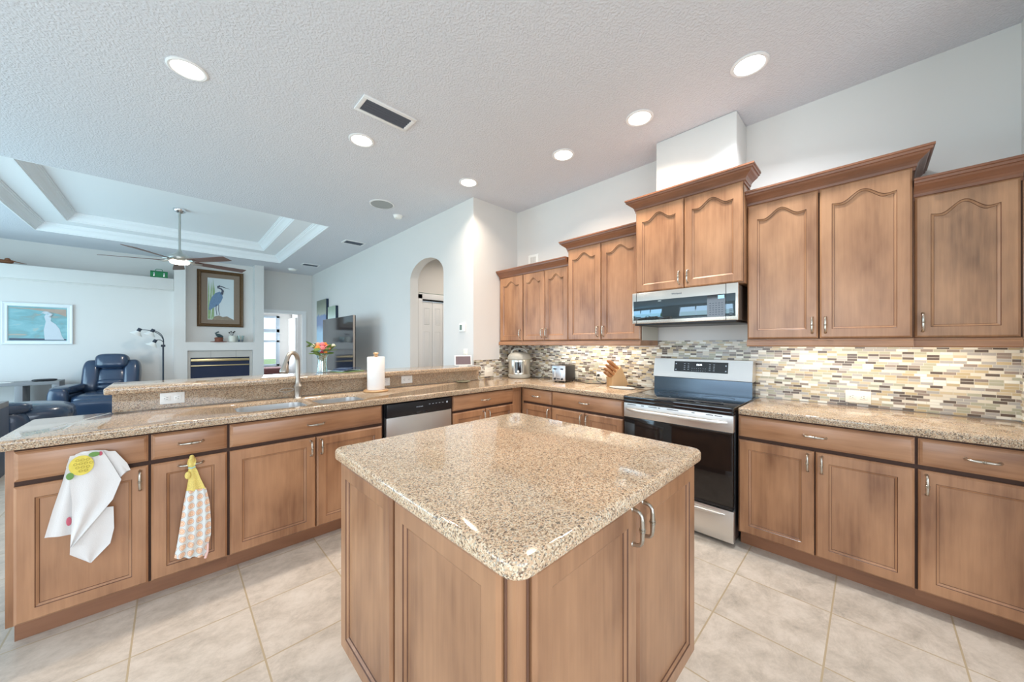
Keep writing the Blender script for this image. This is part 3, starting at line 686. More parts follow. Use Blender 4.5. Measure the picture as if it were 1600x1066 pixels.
can_light(2.55, 1.227, 'round recessed ceiling light just left of the boxed-out flue')
can_light(3.35, 4.15, 'round recessed light in the hallway ceiling behind the arch')
can_light(2.55, 0.52, 'cool white recessed ceiling light, brightest and rightmost', True, 10)

# under-cabinet strips (real lamps behind the light rails)
def strip(y0, y1, p, warm=(1.0, 0.90, 0.75)):
    t = thing('under_cabinet_light', {0: 'slim warm light strip under the left wall cabinets', 1: 'slim warm light strip under the right wall cabinets'}[0 if y0 > 1 else 1], 'light strip', (3.02, (y0 + y1) / 2, 1.352))
    m = MB(); m.box(-0.02, -(y1 - y0) / 2, -0.012, 0.02, (y1 - y0) / 2, 0.004, 0.003); m.build('housing', M['white'], t)
    area_light('strip_lamp', (3.06, (y0 + y1) / 2, 1.335), (0, math.radians(-12), 0), 0.04, y1 - y0, p, warm, math.radians(170))
strip(1.55, 2.5, 2.7); strip(-0.45, 0.5, 2.3)

def vent(x, y, w, h, label, rz=0, slats=5, rim=0.03):
    t = thing('ceiling_vent', label, 'vent', (x, y, Zc), rz)
    m = MB()
    for a in ((-w / 2, -h / 2, w / 2, -h / 2 + rim), (-w / 2, h / 2 - rim, w / 2, h / 2), (-w / 2, -h / 2 + rim, -w / 2 + rim, h / 2 - rim), (w / 2 - rim, -h / 2 + rim, w / 2, h / 2 - rim)):
        m.box(a[0], a[1], -0.012, a[2], a[3], 0.0, 0.003)
    m.build('frame', M['trim'], t)
    m = MB(); m.box(-w / 2 + rim, -h / 2 + rim, -0.003, w / 2 - rim, h / 2 - rim, -0.001); m.build('backing', M['black'], t)
    m = MB(); n = slats
    for i in range(n):
        yy = -h / 2 + rim + (h - 2 * rim) * (i + 0.5) / n; s = (h - 2 * rim) / n * 0.40
        m.prism([(yy - s, -0.005), (yy + s * .4, -0.013), (yy + s * .4 + .002, -0.011), (yy - s + .002, -0.003)], 'x', -w / 2 + rim, w / 2 - rim)
    m.build('slats', M['slate'], t)
vent(1.145, 2.525, 0.40, 0.20, 'large white framed ceiling vent with dark slats above the island')
vent(2.21, 6.13, 0.34, 0.22, 'ceiling vent with dark slats along the arched wall, nearer one', slats=6)
vent(2.16, 8.53, 0.34, 0.22, 'ceiling vent with dark slats in the far corner of the great room', slats=6)
t = thing('ceiling_speaker', 'round grey flush speaker in the ceiling', 'speaker', (1.85, 4.2, Zc))
m = MB(); m.lathe([(0.128, 0.0), (0.146, 0.0), (0.146, -0.006), (0.128, -0.008)], seg=40, cap=False); m.build('rim', M['trim'], t)
m = MB(); m.lathe([(0.001, -0.006), (0.128, -0.006), (0.128, 0), (0.001, 0)], seg=40); m.build('grille', mat('speaker_grille', srgb(168, 172, 172), 0.8), t)
def smoke(x, y, label, r=0.055):
    t = thing('smoke_detector', label, 'smoke detector', (x, y, Zc))
    m = MB(); m.lathe([(r, 0), (r, -0.012), (r * 0.92, -0.018), (r * 0.9, -0.03), (r * 0.7, -0.04), (0.001, -0.042)], seg=28); m.build('housing', M['white'], t)
    m = MB(); m.lathe([(r * 1.15, 0), (r * 1.15, -0.006), (r * 0.9, -0.008)], seg=28, cap=False); m.build('base_plate', M['trim'], t)
smoke(2.17, 4.43, 'small white smoke detector beside the ceiling speaker')
smoke(1.98, 9.30, 'small white smoke detector above the far doorway', 0.085)

# ================================================================== CEILING FAN
fan = thing('ceiling_fan', 'brushed nickel ceiling fan with five brown blades and a lit bowl', 'fan', (0.075, 7.1, 3.31))
m = MB(); m.lathe([(0.075, 0), (0.075, -0.02), (0.060, -0.045), (0.030, -0.060), (0.014, -0.062)], seg=30); m.build('canopy', M['chrome'], fan)
nk = mat('fan_nickel', (0.52, 0.53, 0.50, 1), 0.32, 0.9)
m = MB(); m.cyl((0, 0, -0.06), (0, 0, -0.62), 0.014, seg=16); m.build('downrod', nk, fan)
m = MB(); m.lathe([(0.016, -0.59), (0.024, -0.62), (0.040, -0.645), (0.085, -0.675), (0.132, -0.70), (0.138, -0.72), (0.128, -0.755), (0.115, -0.77), (0.10, -0.775)], seg=36); m.build('motor_housing', nk, fan)
m = MB(); m.lathe([(0.112, -0.772), (0.108, -0.79), (0.085, -0.806), (0.001, -0.812)], seg=36); m.build('light_bowl', mat('fan_lens', (1, 1, 1, 1), 0.4, emit=(1.0, 0.90, 0.74, 1), estr=9), fan)
area_light('fan_lamp', (0.075, 7.1, 2.48), (0, 0, 0), 0.18, 0.18, 12, (1.0, 0.9, 0.78), PI, 'DISK')
bw = mat('fan_blade', srgb(112, 84, 76), 0.45)
for k in range(5):
    a = math.radians(90 + 72 * k)
    m = MB(); n = 12; R = []
    for i in range(n + 1):
        x = 0.17 + (0.83 - 0.17) * i / n; t = i / n
        wd = 0.052 + 0.022 * t; off = 0.006 * math.sin(t * PI)
        if t > 0.93: wd *= 0.86
        R.append([(x, -wd + off, -0.003 + 0.013), (x, wd + off, -0.003 - 0.013), (x, wd + off, 0.004 - 0.013), (x, -wd + off, 0.004 + 0.013)])
    m.rings(R); o = m.build('blade', bw, fan, loc=(0, 0, -0.765)); o.rotation_euler = (0, 0, a)
    m = MB(); m.tube([(0.10, 0, 0.02), (0.14, 0, 0.008), (0.18, 0, -0.006), (0.24, 0, -0.010)], [0.020, 0.022, 0.018, 0.010], 10); m.box(0.19, -0.035, -0.012, 0.26, 0.035, -0.004, 0.003)
    b = m.build('blade_iron', nk, fan, loc=(0, 0, -0.765)); b.rotation_euler = (0, 0, a)

# ================================================================== APPLIANCES
# range
rg = thing('range', 'freestanding stainless steel electric range with black glass cooktop', 'stove', (2.60, 1.381, 0), RZ)   # local x 0..0.764 right, y into wall
RW = 0.764
m = MB(); m.box(0.0, 0.045, 0.035, RW, 0.64, 0.885, 0.002); m.build('body', M['black'], rg)
m = MB(); m.box(-0.002, -0.004, 0.884, RW + 0.002, 0.53, 0.914, 0.006); m.build('cooktop', M['blackgloss'], rg)
ringm = mat('burner_mark', srgb(96, 100, 106), 0.3)
for (x, y, r) in ((0.19, 0.15, 0.105), (0.57, 0.15, 0.088), (0.19, 0.39, 0.075), (0.57, 0.39, 0.105), (0.38, 0.30, 0.06)):
    m = MB()
    m.rings([[(x + (r + d) * math.cos(2 * PI * i / 40), y + (r + d) * math.sin(2 * PI * i / 40), z) for i in range(40)] for d, z in ((0, 0.9142), (0.0015, 0.9144), (0.003, 0.9142))], cap=False); m.build('burner_ring', ringm, rg)
m = MB(); m.box(0.0, -0.0005, 0.862, RW, 0.05, 0.884, 0.003); m.build('front_edge', M['blackgloss'], rg)
od = MB(); od.box(0.0, -0.002, 0.748, RW, 0.045, 0.860, 0.004); odo = od.build('oven_door', M['steel'], rg)
m = MB(); m.box(0.004, 0.0, 0.262, RW - 0.004, 0.045, 0.7485, 0.003); m.build('oven_window', M['ovenglass'], odo)
m = MB(); m.box(0.055, -0.0015, 0.245, RW - 0.004, 0.03, 0.262); m.build('lower_trim', M['black'], odo)
for (a, b) in ((0.03, 0.10), (0.145, 0.165), (0.20, 0.265), (0.275, 0.29), (0.34, 0.42), (0.51, 0.53), (0.60, 0.645), (0.655, 0.70)):
    v = MB(); v.box(a, -0.0035, 0.846, b, 0.0, 0.8505); v.build('vent_slot', M['dark'], odo)
m = MB(); pts = []
for i in range(15):
    t = i / 14; pts.append((0.03 + 0.70 * t, -0.012 - 0.042 * (1 - abs(2 * t - 1) ** 5), 0.812))
m.tube(pts, [0.006] + [0.0125] * 13 + [0.006], 14); m.build('handle', M['steel'], odo)
dr = MB(); dr.box(0.0, 0.0, 0.028, RW, 0.045, 0.236, 0.004); dro = dr.build('storage_drawer', M['steel'], rg)
m = MB(); pts = [(0.05 + 0.664 * i / 12, -0.004 - 0.020 * (1 - abs(2 * i / 12 - 1) ** 4), 0.205) for i in range(13)]
m.tube(pts, [0.004] + [0.010] * 11 + [0.004], 12); m.build('handle', M['steel'], dro)
for x in (0.06, RW - 0.06): f = MB(); f.cyl((x, 0.10, 0), (x, 0.10, 0.04), 0.018); f.build('foot', M['black'], rg)
bgd = MB(); bgd.prism([(0.515, 1.04), (0.525, 1.035), (0.60, 1.035), (0.64, 1.04), (0.64, 1.197), (0.548, 1.197), (0.520, 1.06)], 'x', 0.012, RW - 0.002)
bgo = bgd.build('backguard', M['steel'], rg, 25)
m = MB(); m.prism([(0.53, 0.912), (0.64, 0.912), (0.64, 1.036), (0.535, 1.036)], 'x', 0.014, RW - 0.004); m.build('backguard_base', mat('dark_steel', (0.085, 0.11, 0.135, 1), 0.2, 0.9), rg)
def slope_y(z): return 0.520 + (z - 1.06) / (1.197 - 1.06) * 0.028
cp = MB(); cp.add([(0.19, slope_y(1.092) - .002, 1.092), (0.60, slope_y(1.092) - .002, 1.092), (0.60, slope_y(1.178) - .002, 1.178), (0.19, slope_y(1.178) - .002, 1.178),
                   (0.19, slope_y(1.092) + .004, 1.092), (0.60, slope_y(1.092) + .004, 1.092), (0.60, slope_y(1.178) + .004, 1.178), (0.19, slope_y(1.178) + .004, 1.178)],
                  [(0, 1, 2, 3), (7, 6, 5, 4), (0, 4, 5, 1), (1, 5, 6, 2), (2, 6, 7, 3), (3, 7, 4, 0)]); cpo = cp.build('control_panel', M['blackgloss'], bgo)
SL = math.atan2(0.028, 0.137)
key = mat('key_mark', srgb(190, 200, 210), 0.5)
m = MB()
def kb(x, z, w=0.012, h=0.0035):
    y = slope_y(z) - 0.0028; m.add([(x - w / 2, y, z - h / 2), (x + w / 2, y, z - h / 2), (x + w / 2, y + .0008, z + h / 2), (x - w / 2, y + .0008, z + h / 2)], [(0, 1, 2, 3)])
for zz in (1.11, 1.125, 1.14, 1.158):
    for xx in (0.275, 0.305): kb(xx, zz)
    for xx in (0.47, 0.50): kb(xx, zz)
for zz in (1.104, 1.122):
    for i in range(7): kb(0.335 + i * 0.017, zz, 0.005, 0.003)
for xx, zz in ((0.205, 1.105), (0.205, 1.155), (0.585, 1.108), (0.585, 1.15)): kb(xx, zz, 0.010, 0.012)
m.build('key_labels', key, cpo, 0)
text_mesh('12:30', 0.020, mat('lit_digits', (1, 1, 1, 1), 0.5, emit=(0.75, 0.88, 1, 1), estr=3), cpo, (0.388, slope_y(1.152) - 0.003, 1.152), (PI / 2 - SL, 0, 0), 'clock_digits')

# microwave
mw = thing('microwave', 'low stainless over-the-range microwave with dark glass front', 'microwave', (2.78, 1.398, 0), RZ)
m = MB(); m.box(0.0, 0.012, 1.497, 0.752, 0.465, 1.747, 0.003); m.build('body', mat('microwave_side', srgb(120, 104, 92), 0.4), mw)
md = MB(); md.box(0.0, -0.008, 1.493, 0.768, 0.012, 1.750, 0.005); mdo = md.build('door', mat('microwave_steel', (0.80, 0.78, 0.73, 1), 0.22, 0.9), mw)
m = MB(); m.box(0.012, -0.0105, 1.520, 0.752, -0.006, 1.680, 0.002); m.build('glass_front', mat('mirror_glass', (0.10, 0.13, 0.15, 1), 0.03, 0.85), mdo)
m = MB(); m.box(0.575, -0.0125, 1.522, 0.690, -0.009, 1.678); m.build('keypad', M['blackgloss'], mdo)
m = MB()
for i in range(6):
    for j in range(5): m.box(0.59 + j * 0.019, -0.0135, 1.535 + i * 0.016, 0.60 + j * 0.019, -0.012, 1.540 + i * 0.016)
for i in range(4): m.box(0.715, -0.0125, 1.530 + i * 0.012, 0.735, -0.0102, 1.536 + i * 0.012)
m.build('key_labels', M['slate'], mdo, 0)
m = MB(); m.box(0.645, -0.0136, 1.648, 0.685, -0.0122, 1.672); m.build('display', mat('blue_display', (0.1, 0.2, 0.3, 1), 0.3, emit=(0.35, 0.65, 0.85, 1), estr=0.8), mdo)
m = MB(); m.box(0.035, -0.0095, 1.494, 0.0375, -0.0075, 1.749); m.box(0.6925, -0.0128, 1.494, 0.695, -0.0075, 1.749); m.build('seam', M['dark'], mdo)
text_mesh('Whirlpool', 0.018, M['slate'], mdo, (0.36, -0.0088, 1.715), (PI / 2, 0, 0), 'logo')
m = MB(); m.box(0.01, 0.02, 1.480, 0.75, 0.46, 1.497, 0.004); m.build('underside', M['black'], mw)

# dishwasher
dw = thing('dishwasher', 'stainless steel dishwasher with a black control strip', 'dishwasher', (1.158, 2.575, 0))
DW = 0.604
m = MB(); m.box(0.004, 0.03, 0.10, DW, 0.57, 0.862); m.build('body', M['black'], dw)
m = MB(); m.box(0.012, 0, 0.105, DW, 0.03, 0.755, 0.005); m.build('door', M['steel'], dw)
m = MB(); m.box(0.012, -0.006, 0.757, DW, 0.03, 0.862, 0.010); cpn = m.build('control_panel', M['black'], dw)
m = MB(); m.box(0.26, -0.0075, 0.762, 0.36, 0.0, 0.778, 0.003); m.build('latch', M['blackgloss'], cpn)
m = MB()
for i in range(5): m.box(0.375 + i * 0.032, -0.0072, 0.824, 0.389 + i * 0.032, -0.005, 0.8275)
m.box(0.545, -0.0075, 0.818, 0.560, -0.005, 0.832); m.build('button', key, cpn)
text_mesh('FRIGIDAIRE', 0.012, key, cpn, (0.29, -0.0068, 0.815), (PI / 2, 0, 0), 'logo')
m = MB(); m.box(0.004, 0.07, 0, DW, 0.09, 0.10); m.build('toe_kick', M['black'], dw)

# ================================================================== SINK AND FAUCET
sk = thing('double_sink', 'undermount stainless steel double sink let into the granite', 'sink', (0.675, 2.85, 0.87))
for b in SB:
    m = MB(); R = []
    x0, y0, x1, y1 = b[0] - 0.675, b[1] - 2.85, b[2] - 0.675, b[3] - 2.85
    for g_, z in ((0.0008, 0.026), (0.003, 0.025), (0.005, -0.02), (0.010, -0.14), (0.03, -0.165), (0.06, -0.172)):
        R.append([(x, y, z) for x, y in rrect(x0 + g_, y0 + g_, x1 - g_, y1 - g_, 0.07 if g_ < 0.02 else 0.05)])
    m.rings(R, cap=False); n = len(R[0]); m.add(R[-1], [tuple(range(n))])
    bo = m.build('basin', M['sink'], sk, 40)
    d = MB(); cx, cy = (x0 + x1) / 2, (y0 + y1) / 2; d.lathe([(0.045, -0.168), (0.045, -0.172), (0.03, -0.176), (0.001, -0.176)], (cx, cy, 0), 24); d.build('drain', M['chrome'], bo)
fc = thing('kitchen_faucet', 'brushed nickel gooseneck pull-down faucet with a side loop lever', 'faucet', (0.683, 3.035, 0.9155))
m = MB(); m.lathe([(0.030, 0), (0.030, 0.004), (0.024, 0.010), (0.022, 0.03), (0.024, 0.055), (0.030, 0.085), (0.031, 0.092), (0.024, 0.104), (0.019, 0.115), (0.017, 0.14)], seg=28); m.build('base', M['faucet'], fc)
m = MB(); pts = [(0, 0, 0.13), (0, 0, 0.22)]
Rg = 0.062
for i in range(1, 16):
    a = PI * i / 15 * 0.90; pts.append((-(Rg - Rg * math.cos(a)) * 0.72, -(Rg - Rg * math.cos(a)) * 0.69, 0.275 + Rg * 1.15 * math.sin(a)))
m.tube(pts, 0.0155, 16); m.build('neck', M['faucet'], fc)
e = Vector(pts[-1]); dd = (e - Vector(pts[-2])).normalized()
m = MB(); m.tube([e - dd * .002, e + dd * 0.02, e + dd * 0.05, e + dd * 0.085, e + dd * 0.10], [0.0165, 0.0175, 0.021, 0.030, 0.027], 20); m.build('spray_head', M['faucet'], fc)
m = MB(); b2 = e + dd * 0.035; m.ell(b2 + Vector((0.012, -0.012, 0.01)), 0.006, 0.006, 0.014, m=0); m.build('spray_button', M['black'], fc)
m = MB(); lp = []
for i in range(25):
    t = 2 * PI * i / 24; lp.append((-0.075 + 0.045 * math.cos(t), -0.004, 0.068 + 0.013 * math.sin(t)))
m.tube(lp, 0.0042, 8, cap=False); m.cyl((-0.018, 0, 0.068), (-0.034, -0.003, 0.068), 0.006); m.build('lever', M['faucet'], fc)

# ================================================================== OUTLETS AND PLATES
def outlet(loc, rz, label, kind='duplex', mt=None, w=0.115, h=0.072):
    t = thing('wall_outlet' if kind != 'switch' else 'light_switch', label, 'outlet' if kind != 'switch' else 'light switch', loc, rz)
    m = MB(); m.box(-w / 2, -0.006, -h / 2, w / 2, 0, h / 2, 0.003); m.build('plate', mt or M['ivory'], t)
    if kind == 'duplex':
        for s in (-1, 1):
            r = MB(); r.box(s * 0.026 - 0.017, -0.008, -0.016, s * 0.026 + 0.017, -0.005, 0.016, 0.004); ro = r.build('receptacle', mt or M['ivory'], t)
            q = MB(); q.box(s * 0.026 - 0.003, -0.0084, 0.005, s * 0.026 + 0.006, -0.0078, 0.007); q.box(s * 0.026 - 0.003, -0.0084, -0.007, s * 0.026 + 0.004, -0.0078, -0.005); q.box(s * 0.026 - 0.012, -0.0084, -0.002, s * 0.026 - 0.008, -0.0078, 0.002); q.build('slots', M['dark'], ro)
    else:
        r = MB(); r.box(-0.03, -0.009, -0.014, 0.03, -0.005, 0.014, 0.003); r.build('rocker', mt or M['ivory'], t)
    return t
outlet((3.252, 0.057, 0.977), RZ, 'ivory double outlet on the mosaic right of the range', w=0.122, h=0.082)
outlet((3.252, 1.985, 0.995), RZ, 'ivory outlet with a black plug between toaster and knife block')
outlet((3.252, 2.335, 0.985), RZ, 'ivory outlet with a black plug in the shade right behind the toaster')
outlet((0.0, 3.150, 0.978), 0, 'white double outlet on the granite splash at the left end of the bar', mt=M['white'])
outlet((1.405, 3.150, 0.974), 0, 'white outlet on the granite splash half hidden by the paper towel roll', mt=M['white'])
outlet((1.635, 3.150, 0.980), 0, 'white outlet on the granite splash right of the paper towel roll', mt=M['white'])
outlet((2.757, 3.2435, 0.985), 0, 'ivory switch plate on the corner mosaic left of the pressure cooker', 'switch', w=0.13, h=0.11)
t = thing('wall_register', 'small white vertical-slot plate on the wall above the corner cabinets', 'vent plate', (3.26, 2.96, 2.36), RZ)
m = MB(); m.box(-0.085, -0.006, -0.09, 0.085, 0, 0.09, 0.003); m.build('plate', M['white'], t)
m = MB()
for i in range(6): m.box(-0.045 + i * 0.016, -0.008, -0.06, -0.038 + i * 0.016, -0.005, 0.06)
m.build('slots', mat('slot_grey', srgb(190, 186, 180), 0.6), t)
t = thing('thermostat', 'white wall thermostat with a grey screen by the arch', 'thermostat', (2.53, 3.455, 1.525), RZ)
m = MB(); m.box(-0.055, -0.022, -0.05, 0.055, 0, 0.05, 0.006); m.build('case', M['white'], t)
m = MB(); m.box(-0.035, -0.0235, -0.030, 0.008, -0.021, 0.032); m.build('screen', mat('lcd', srgb(110, 130, 120), 0.3), t)
outlet((2.53, 3.40, 1.21), RZ, 'ivory switch plate on the white wall just above the smart display', 'switch', w=0.075, h=0.115)

def cord(pts, label, mt=None, r=0.003, name='power_cord'):
    P = [Vector(p) for p in pts]; out = []
    for i in range(len(P) - 1):
        p0, p1, p2, p3 = P[max(i - 1, 0)], P[i], P[i + 1], P[min(i + 2, len(P) - 1)]
        for k in range(8):
            t = k / 8; out.append(0.5 * ((2 * p1) + (-p0 + p2) * t + (2 * p0 - 5 * p1 + 4 * p2 - p3) * t * t + (-p0 + 3 * p1 - 3 * p2 + p3) * t ** 3))
    out.append(P[-1]); o = MB().tube(out, r, 8).build(name, mt or M['black']); return tag(o, label, 'cord')

# ================================================================== ON THE COUNTER
CZ = 0.9155
# pressure cooker
pk = thing('pressure_cooker', 'round stainless electric pressure cooker with a dark front panel', 'pressure cooker', (3.03, 2.985, CZ), math.radians(-48))
beige = mat('champagne_steel', (0.62, 0.58, 0.50, 1), 0.28, 0.85); ppl = mat('cooker_plastic', srgb(176, 172, 160), 0.4)
m = MB(); m.lathe([(0.118, 0.012), (0.128, 0.02), (0.132, 0.05), (0.132, 0.215), (0.130, 0.222)], seg=48); m.build('body', beige, pk)
m = MB(); m.lathe([(0.115, 0.0), (0.128, 0.004), (0.136, 0.02), (0.134, 0.045), (0.131, 0.048)], seg=48); m.build('base_ring', ppl, pk)
m = MB(); m.lathe([(0.131, 0.220), (0.142, 0.226), (0.143, 0.245), (0.132, 0.275), (0.105, 0.298), (0.06, 0.310), (0.001, 0.313)], seg=48); m.build('lid', ppl, pk)
m = MB(); m.tube([(-0.095, 0, 0.292), (-0.085, 0, 0.325), (-0.05, 0, 0.347), (0, 0, 0.352), (0.05, 0, 0.347), (0.085, 0, 0.325), (0.095, 0, 0.292)], [0.015, 0.013, 0.012, 0.012, 0.012, 0.013, 0.015], 12); m.build('lid_handle', ppl, pk)
m = MB(); m.lathe([(0.014, 0.305), (0.014, 0.330), (0.009, 0.340), (0.001, 0.341)], (0.0, 0.055, 0), 16); m.build('steam_valve', M['black'], pk)
m = MB()
def arcp(x0, x1, z0, z1, r, th, mi=0):
    n = 8; R0 = []; 
    for i in range(n + 1):
        x = x0 + (x1 - x0) * i / n; y = -math.sqrt(r * r - x * x); R0.append([(x, y - th, z0), (x, y - th, z1), (x, y + .004, z1), (x, y + .004, z0)])
    m.rings(R0)
arcp(-0.062, 0.062, 0.055, 0.210, 0.133, 0.008); m.build('control_panel', beige, pk)
m = MB(); arcp(-0.045, 0.030, 0.068, 0.195, 0.133, 0.011); m.build('display', M['blackgloss'], pk)
m = MB(); m.tube([(0.0 - 0.008, -0.143, 0.085), (0.0 - 0.008, -0.153, 0.085)], [0.014, 0.012], 18); m.build('knob', M['white'], pk)
m = MB(); m.box(0.034, -0.137, 0.07, 0.042, -0.128, 0.195); m.build('accent_bar', M['black'], pk)
for s in (-1, 1):
    m = MB(); m.ell((s * 0.142, 0, 0.205), 0.022, 0.04, 0.018, .7, .7); m.build('side_handle', ppl, pk)
cord([(3.16, 2.90, CZ + 0.07), (3.20, 2.84, CZ + 0.11), (3.21, 2.76, CZ + 0.08), (3.15, 2.74, CZ + 0.01), (3.10, 2.80, CZ + 0.005), (3.13, 2.87, CZ + 0.004)], 'black cord looped beside the pressure cooker')

# toaster
ts = thing('toaster', 'four-slice toaster, chrome front with levers and black body', 'toaster', (2.925, 2.385, CZ), math.radians(-78))
m = MB(); m.box(-0.002, 0.012, 0.008, 0.150, 0.27, 0.182, 0.016, seg=3); m.build('body', M['black'], ts)
m = MB(); m.box(-0.004, 0, 0.015, 0.152, 0.014, 0.180, 0.006); tf = m.build('front_panel', mat('satin_front', (0.52, 0.53, 0.55, 1), 0.3, 0.85), ts)
for x in (0.032, 0.116):
    m = MB(); m.box(x - 0.003, -0.003, 0.06, x + 0.003, 0.001, 0.145); m.build('lever_slot', M['white'], tf)
    m = MB(); m.box(x - 0.014, -0.02, 0.138, x + 0.014, 0.002, 0.152, 0.005); m.build('lever', M['black'], tf)
    m = MB(); m.tube([(x, 0.001, 0.038), (x, -0.014, 0.038)], [0.012, 0.010], 16); m.build('knob', M['black'], tf)
m = MB()
for x in (0.062, 0.072, 0.086): m.box(x - 0.003, -0.004, 0.032, x + 0.003, 0.002, 0.046)
m.build('button', M['black'], tf)
m = MB()
for x in (0.022, 0.052, 0.084, 0.114): m.box(x, 0.05, 0.178, x + 0.014, 0.24, 0.1835)
m.build('bread_slots', M['dark'], ts)
m = MB()
for x in (0.02, 0.13):
    for y in (0.04, 0.24): m.cyl((x, y, 0), (x, y, 0.012), 0.009)
m.build('feet', M['black'], ts)
def plug(x, y, z, label):
    t = thing('plug', label, 'plug', (x, y, z), RZ); m = MB(); m.tube([(0, 0, 0), (0, -0.016, 0), (0, -0.030, -0.003)], [0.013, 0.012, 0.006], 12); m.build('plug_body', M['black'], t)
plug(3.243, 2.012, 0.995, 'black plug in the outlet between toaster and knife block'); plug(3.243, 2.362, 0.985, 'black plug in the shaded outlet behind the toaster')
cord([(3.212, 2.012, 0.99), (3.185, 2.00, 0.95), (3.15, 1.93, 0.93), (3.17, 1.88, CZ + 0.004), (3.12, 1.99, CZ + 0.003), (3.08, 2.05, CZ + 0.003), (3.14, 2.16, CZ + 0.003), (3.18, 2.26, CZ + 0.003)], 'thin black cord curling on the worktop behind the knife block')

# knife block: leaning block, slanted top carrying handles
kb_ = thing('knife_block', 'slanted light wood knife block near the range', 'knife block', (3.09, 1.72, CZ), math.radians(-34))
prof = [(-0.085, 0.0), (0.085, 0.0), (0.012, 0.195), (-0.085, 0.105)]
m = MB(); m.prism([(u, v) for u, v in [(-0.075, 0.0), (0.105, 0.0), (0.020, 0.195), (-0.075, 0.085)]], 'y', -0.055, 0.055); m.build('block', M['beech'], kb_, 20)
A_ = Vector((0.020, 0, 0.195)); B_ = Vector((-0.075, 0, 0.085)); nrm = Vector((-(A_ - B_).z, 0, (A_ - B_).x)).normalized()
kn = 0
for row, (t, L, ys) in enumerate(((0.82, 0.115, (-0.032, 0.0, 0.032)), (0.55, 0.10, (-0.03, 0.03)), (0.30, 0.085, (-0.038, -0.013, 0.013, 0.038)), (0.10, 0.07, (-0.03, 0.0, 0.03)))):
    for y in ys:
        p = B_ + (A_ - B_) * t + Vector((0, y, 0)); kn += 1
        m = MB(); tg = (A_ - B_).normalized(); R = []
        for (s_, w_, h_) in ((-0.01, .004, .009), (0.004, .007, .011), (L * .35, .0075, .010), (L * .7, .0075, .013), (L * .93, .007, .012), (L, .004, .007)):
            c = p + nrm * s_; R.append([c + Vector((0, w_ * a, 0)) + tg * (h_ * b) for a, b in ((-1, -.6), (0, -1), (1, -.6), (1, .6), (0, 1), (-1, .6))])
        m.rings(R); k_ = m.build('knife', M['acacia']); k_.parent = None
        k_.matrix_world = Matrix.Translation(Vector((3.09, 1.72, CZ))) @ Matrix.Rotation(math.radians(-34), 4, 'Z')
        tag(k_, 'wooden-handled knife standing in the knife block, %s' % ('back row' if row == 0 else 'second row from the back' if row == 1 else 'third row from the back' if row == 2 else 'front row, lowest'), 'knife', 'knives in the block')
# spoon rest and spoon
t = MB(); t.lathe([(0.001, 0.003), (0.05, 0.003), (0.062, 0.010), (0.066, 0.012), (0.062, 0.006), (0.05, 0.0), (0.001, 0.0)], seg=30, sx=1.0, sy=1.9)
o = t.build('spoon_rest', M['white'], loc=(2.97, 1.60, CZ)); tag(o, 'long white spoon rest in front of the knife block', 'spoon rest')
t = thing('cooking_spoon', 'black cooking spoon lying towards the range', 'spoon', (3.08, 1.50, CZ + 0.012), math.radians(-85))
m = MB(); m.ell((0.02, 0, 0), 0.045, 0.026, 0.008); m.build('bowl', M['black'], t)
m = MB(); m.tube([(-0.02, 0, 0.002), (-0.07, 0, 0.006), (-0.10, 0, 0.003)], [0.007, 0.005, 0.006], 10); m.build('spoon_handle', M['black'], t)

# paper towel
pt = thing('paper_towel_holder', 'round wooden paper towel stand with a carved top knob', 'paper towel holder', (1.262, 2.985, CZ))
m = MB(); m.lathe([(0.001, 0), (0.098, 0), (0.102, 0.006), (0.102, 0.012), (0.096, 0.018), (0.001, 0.018)], seg=44); m.build('base', M['beech'], pt)
m = MB(); m.cyl((0, 0, 0.018), (0, 0, 0.305), 0.009); m.lathe([(0.010, 0.30), (0.020, 0.304), (0.020, 0.310), (0.009, 0.314), (0.016, 0.322), (0.024, 0.330), (0.016, 0.338), (0.001, 0.340)], seg=20); m.build('post', M['beech'], pt)
m = MB(); m.rings([[(r * math.cos(2 * PI * k / 48), r * math.sin(2 * PI * k / 48), z) for k in range(48)] for r, z in ((0.022, 0), (0.069, 0), (0.071, 0.003), (0.071, 0.277), (0.069, 0.28), (0.022, 0.28))], closed=True)
o = m.build('paper_towel_roll', M['paper'], loc=(1.262, 2.985, CZ + 0.019)); tag(o, 'tall white roll of paper towels on the wooden stand', 'paper towels')
m = MB(); m.lathe([(0.001, 0), (0.05, 0), (0.078, 0.008), (0.082, 0.012), (0.078, 0.013), (0.05, 0.006), (0.001, 0.005)], seg=36); o = m.build('saucer', mat('sage_ceramic', srgb(150, 152, 130), 0.25), loc=(2.24, 3.06, CZ)); tag(o, 'small sage green saucer by the granite splash', 'saucer')

# smart display on the bar
BZ = 1.0725
t = thing('smart_display', 'white framed tabletop display at the right end of the bar', 'display', (2.36, 3.215, BZ), math.radians(-26))
m = MB(); m.box(-0.098, -0.006, 0.008, 0.098, 0.008, 0.125, 0.004); dsp = m.build('frame', M['white'], t); dsp.rotation_euler = (math.radians(-12), 0, 0)
m = MB(); m.box(-0.085, -0.0075, 0.020, 0.085, -0.005, 0.113); m.build('screen', mat('display_screen', srgb(120, 104, 108), 0.15), dsp)
m = MB(); m.prism([(0.0, 0.0), (0.06, 0.0), (0.03, 0.07)], 'x', -0.05, 0.05); m.build('stand', M['white'], t)
cord([(2.43, 3.20, BZ + 0.012), (2.47, 3.12, BZ + 0.004), (2.485, 3.06, BZ + 0.002), (2.49, 3.05, 1.03), (2.50, 3.12, 0.95), (2.52, 3.13, CZ + 0.004), (2.60, 3.15, CZ + 0.004)], 'thin white cord running down from the tabletop display', M['white'], 0.0022)

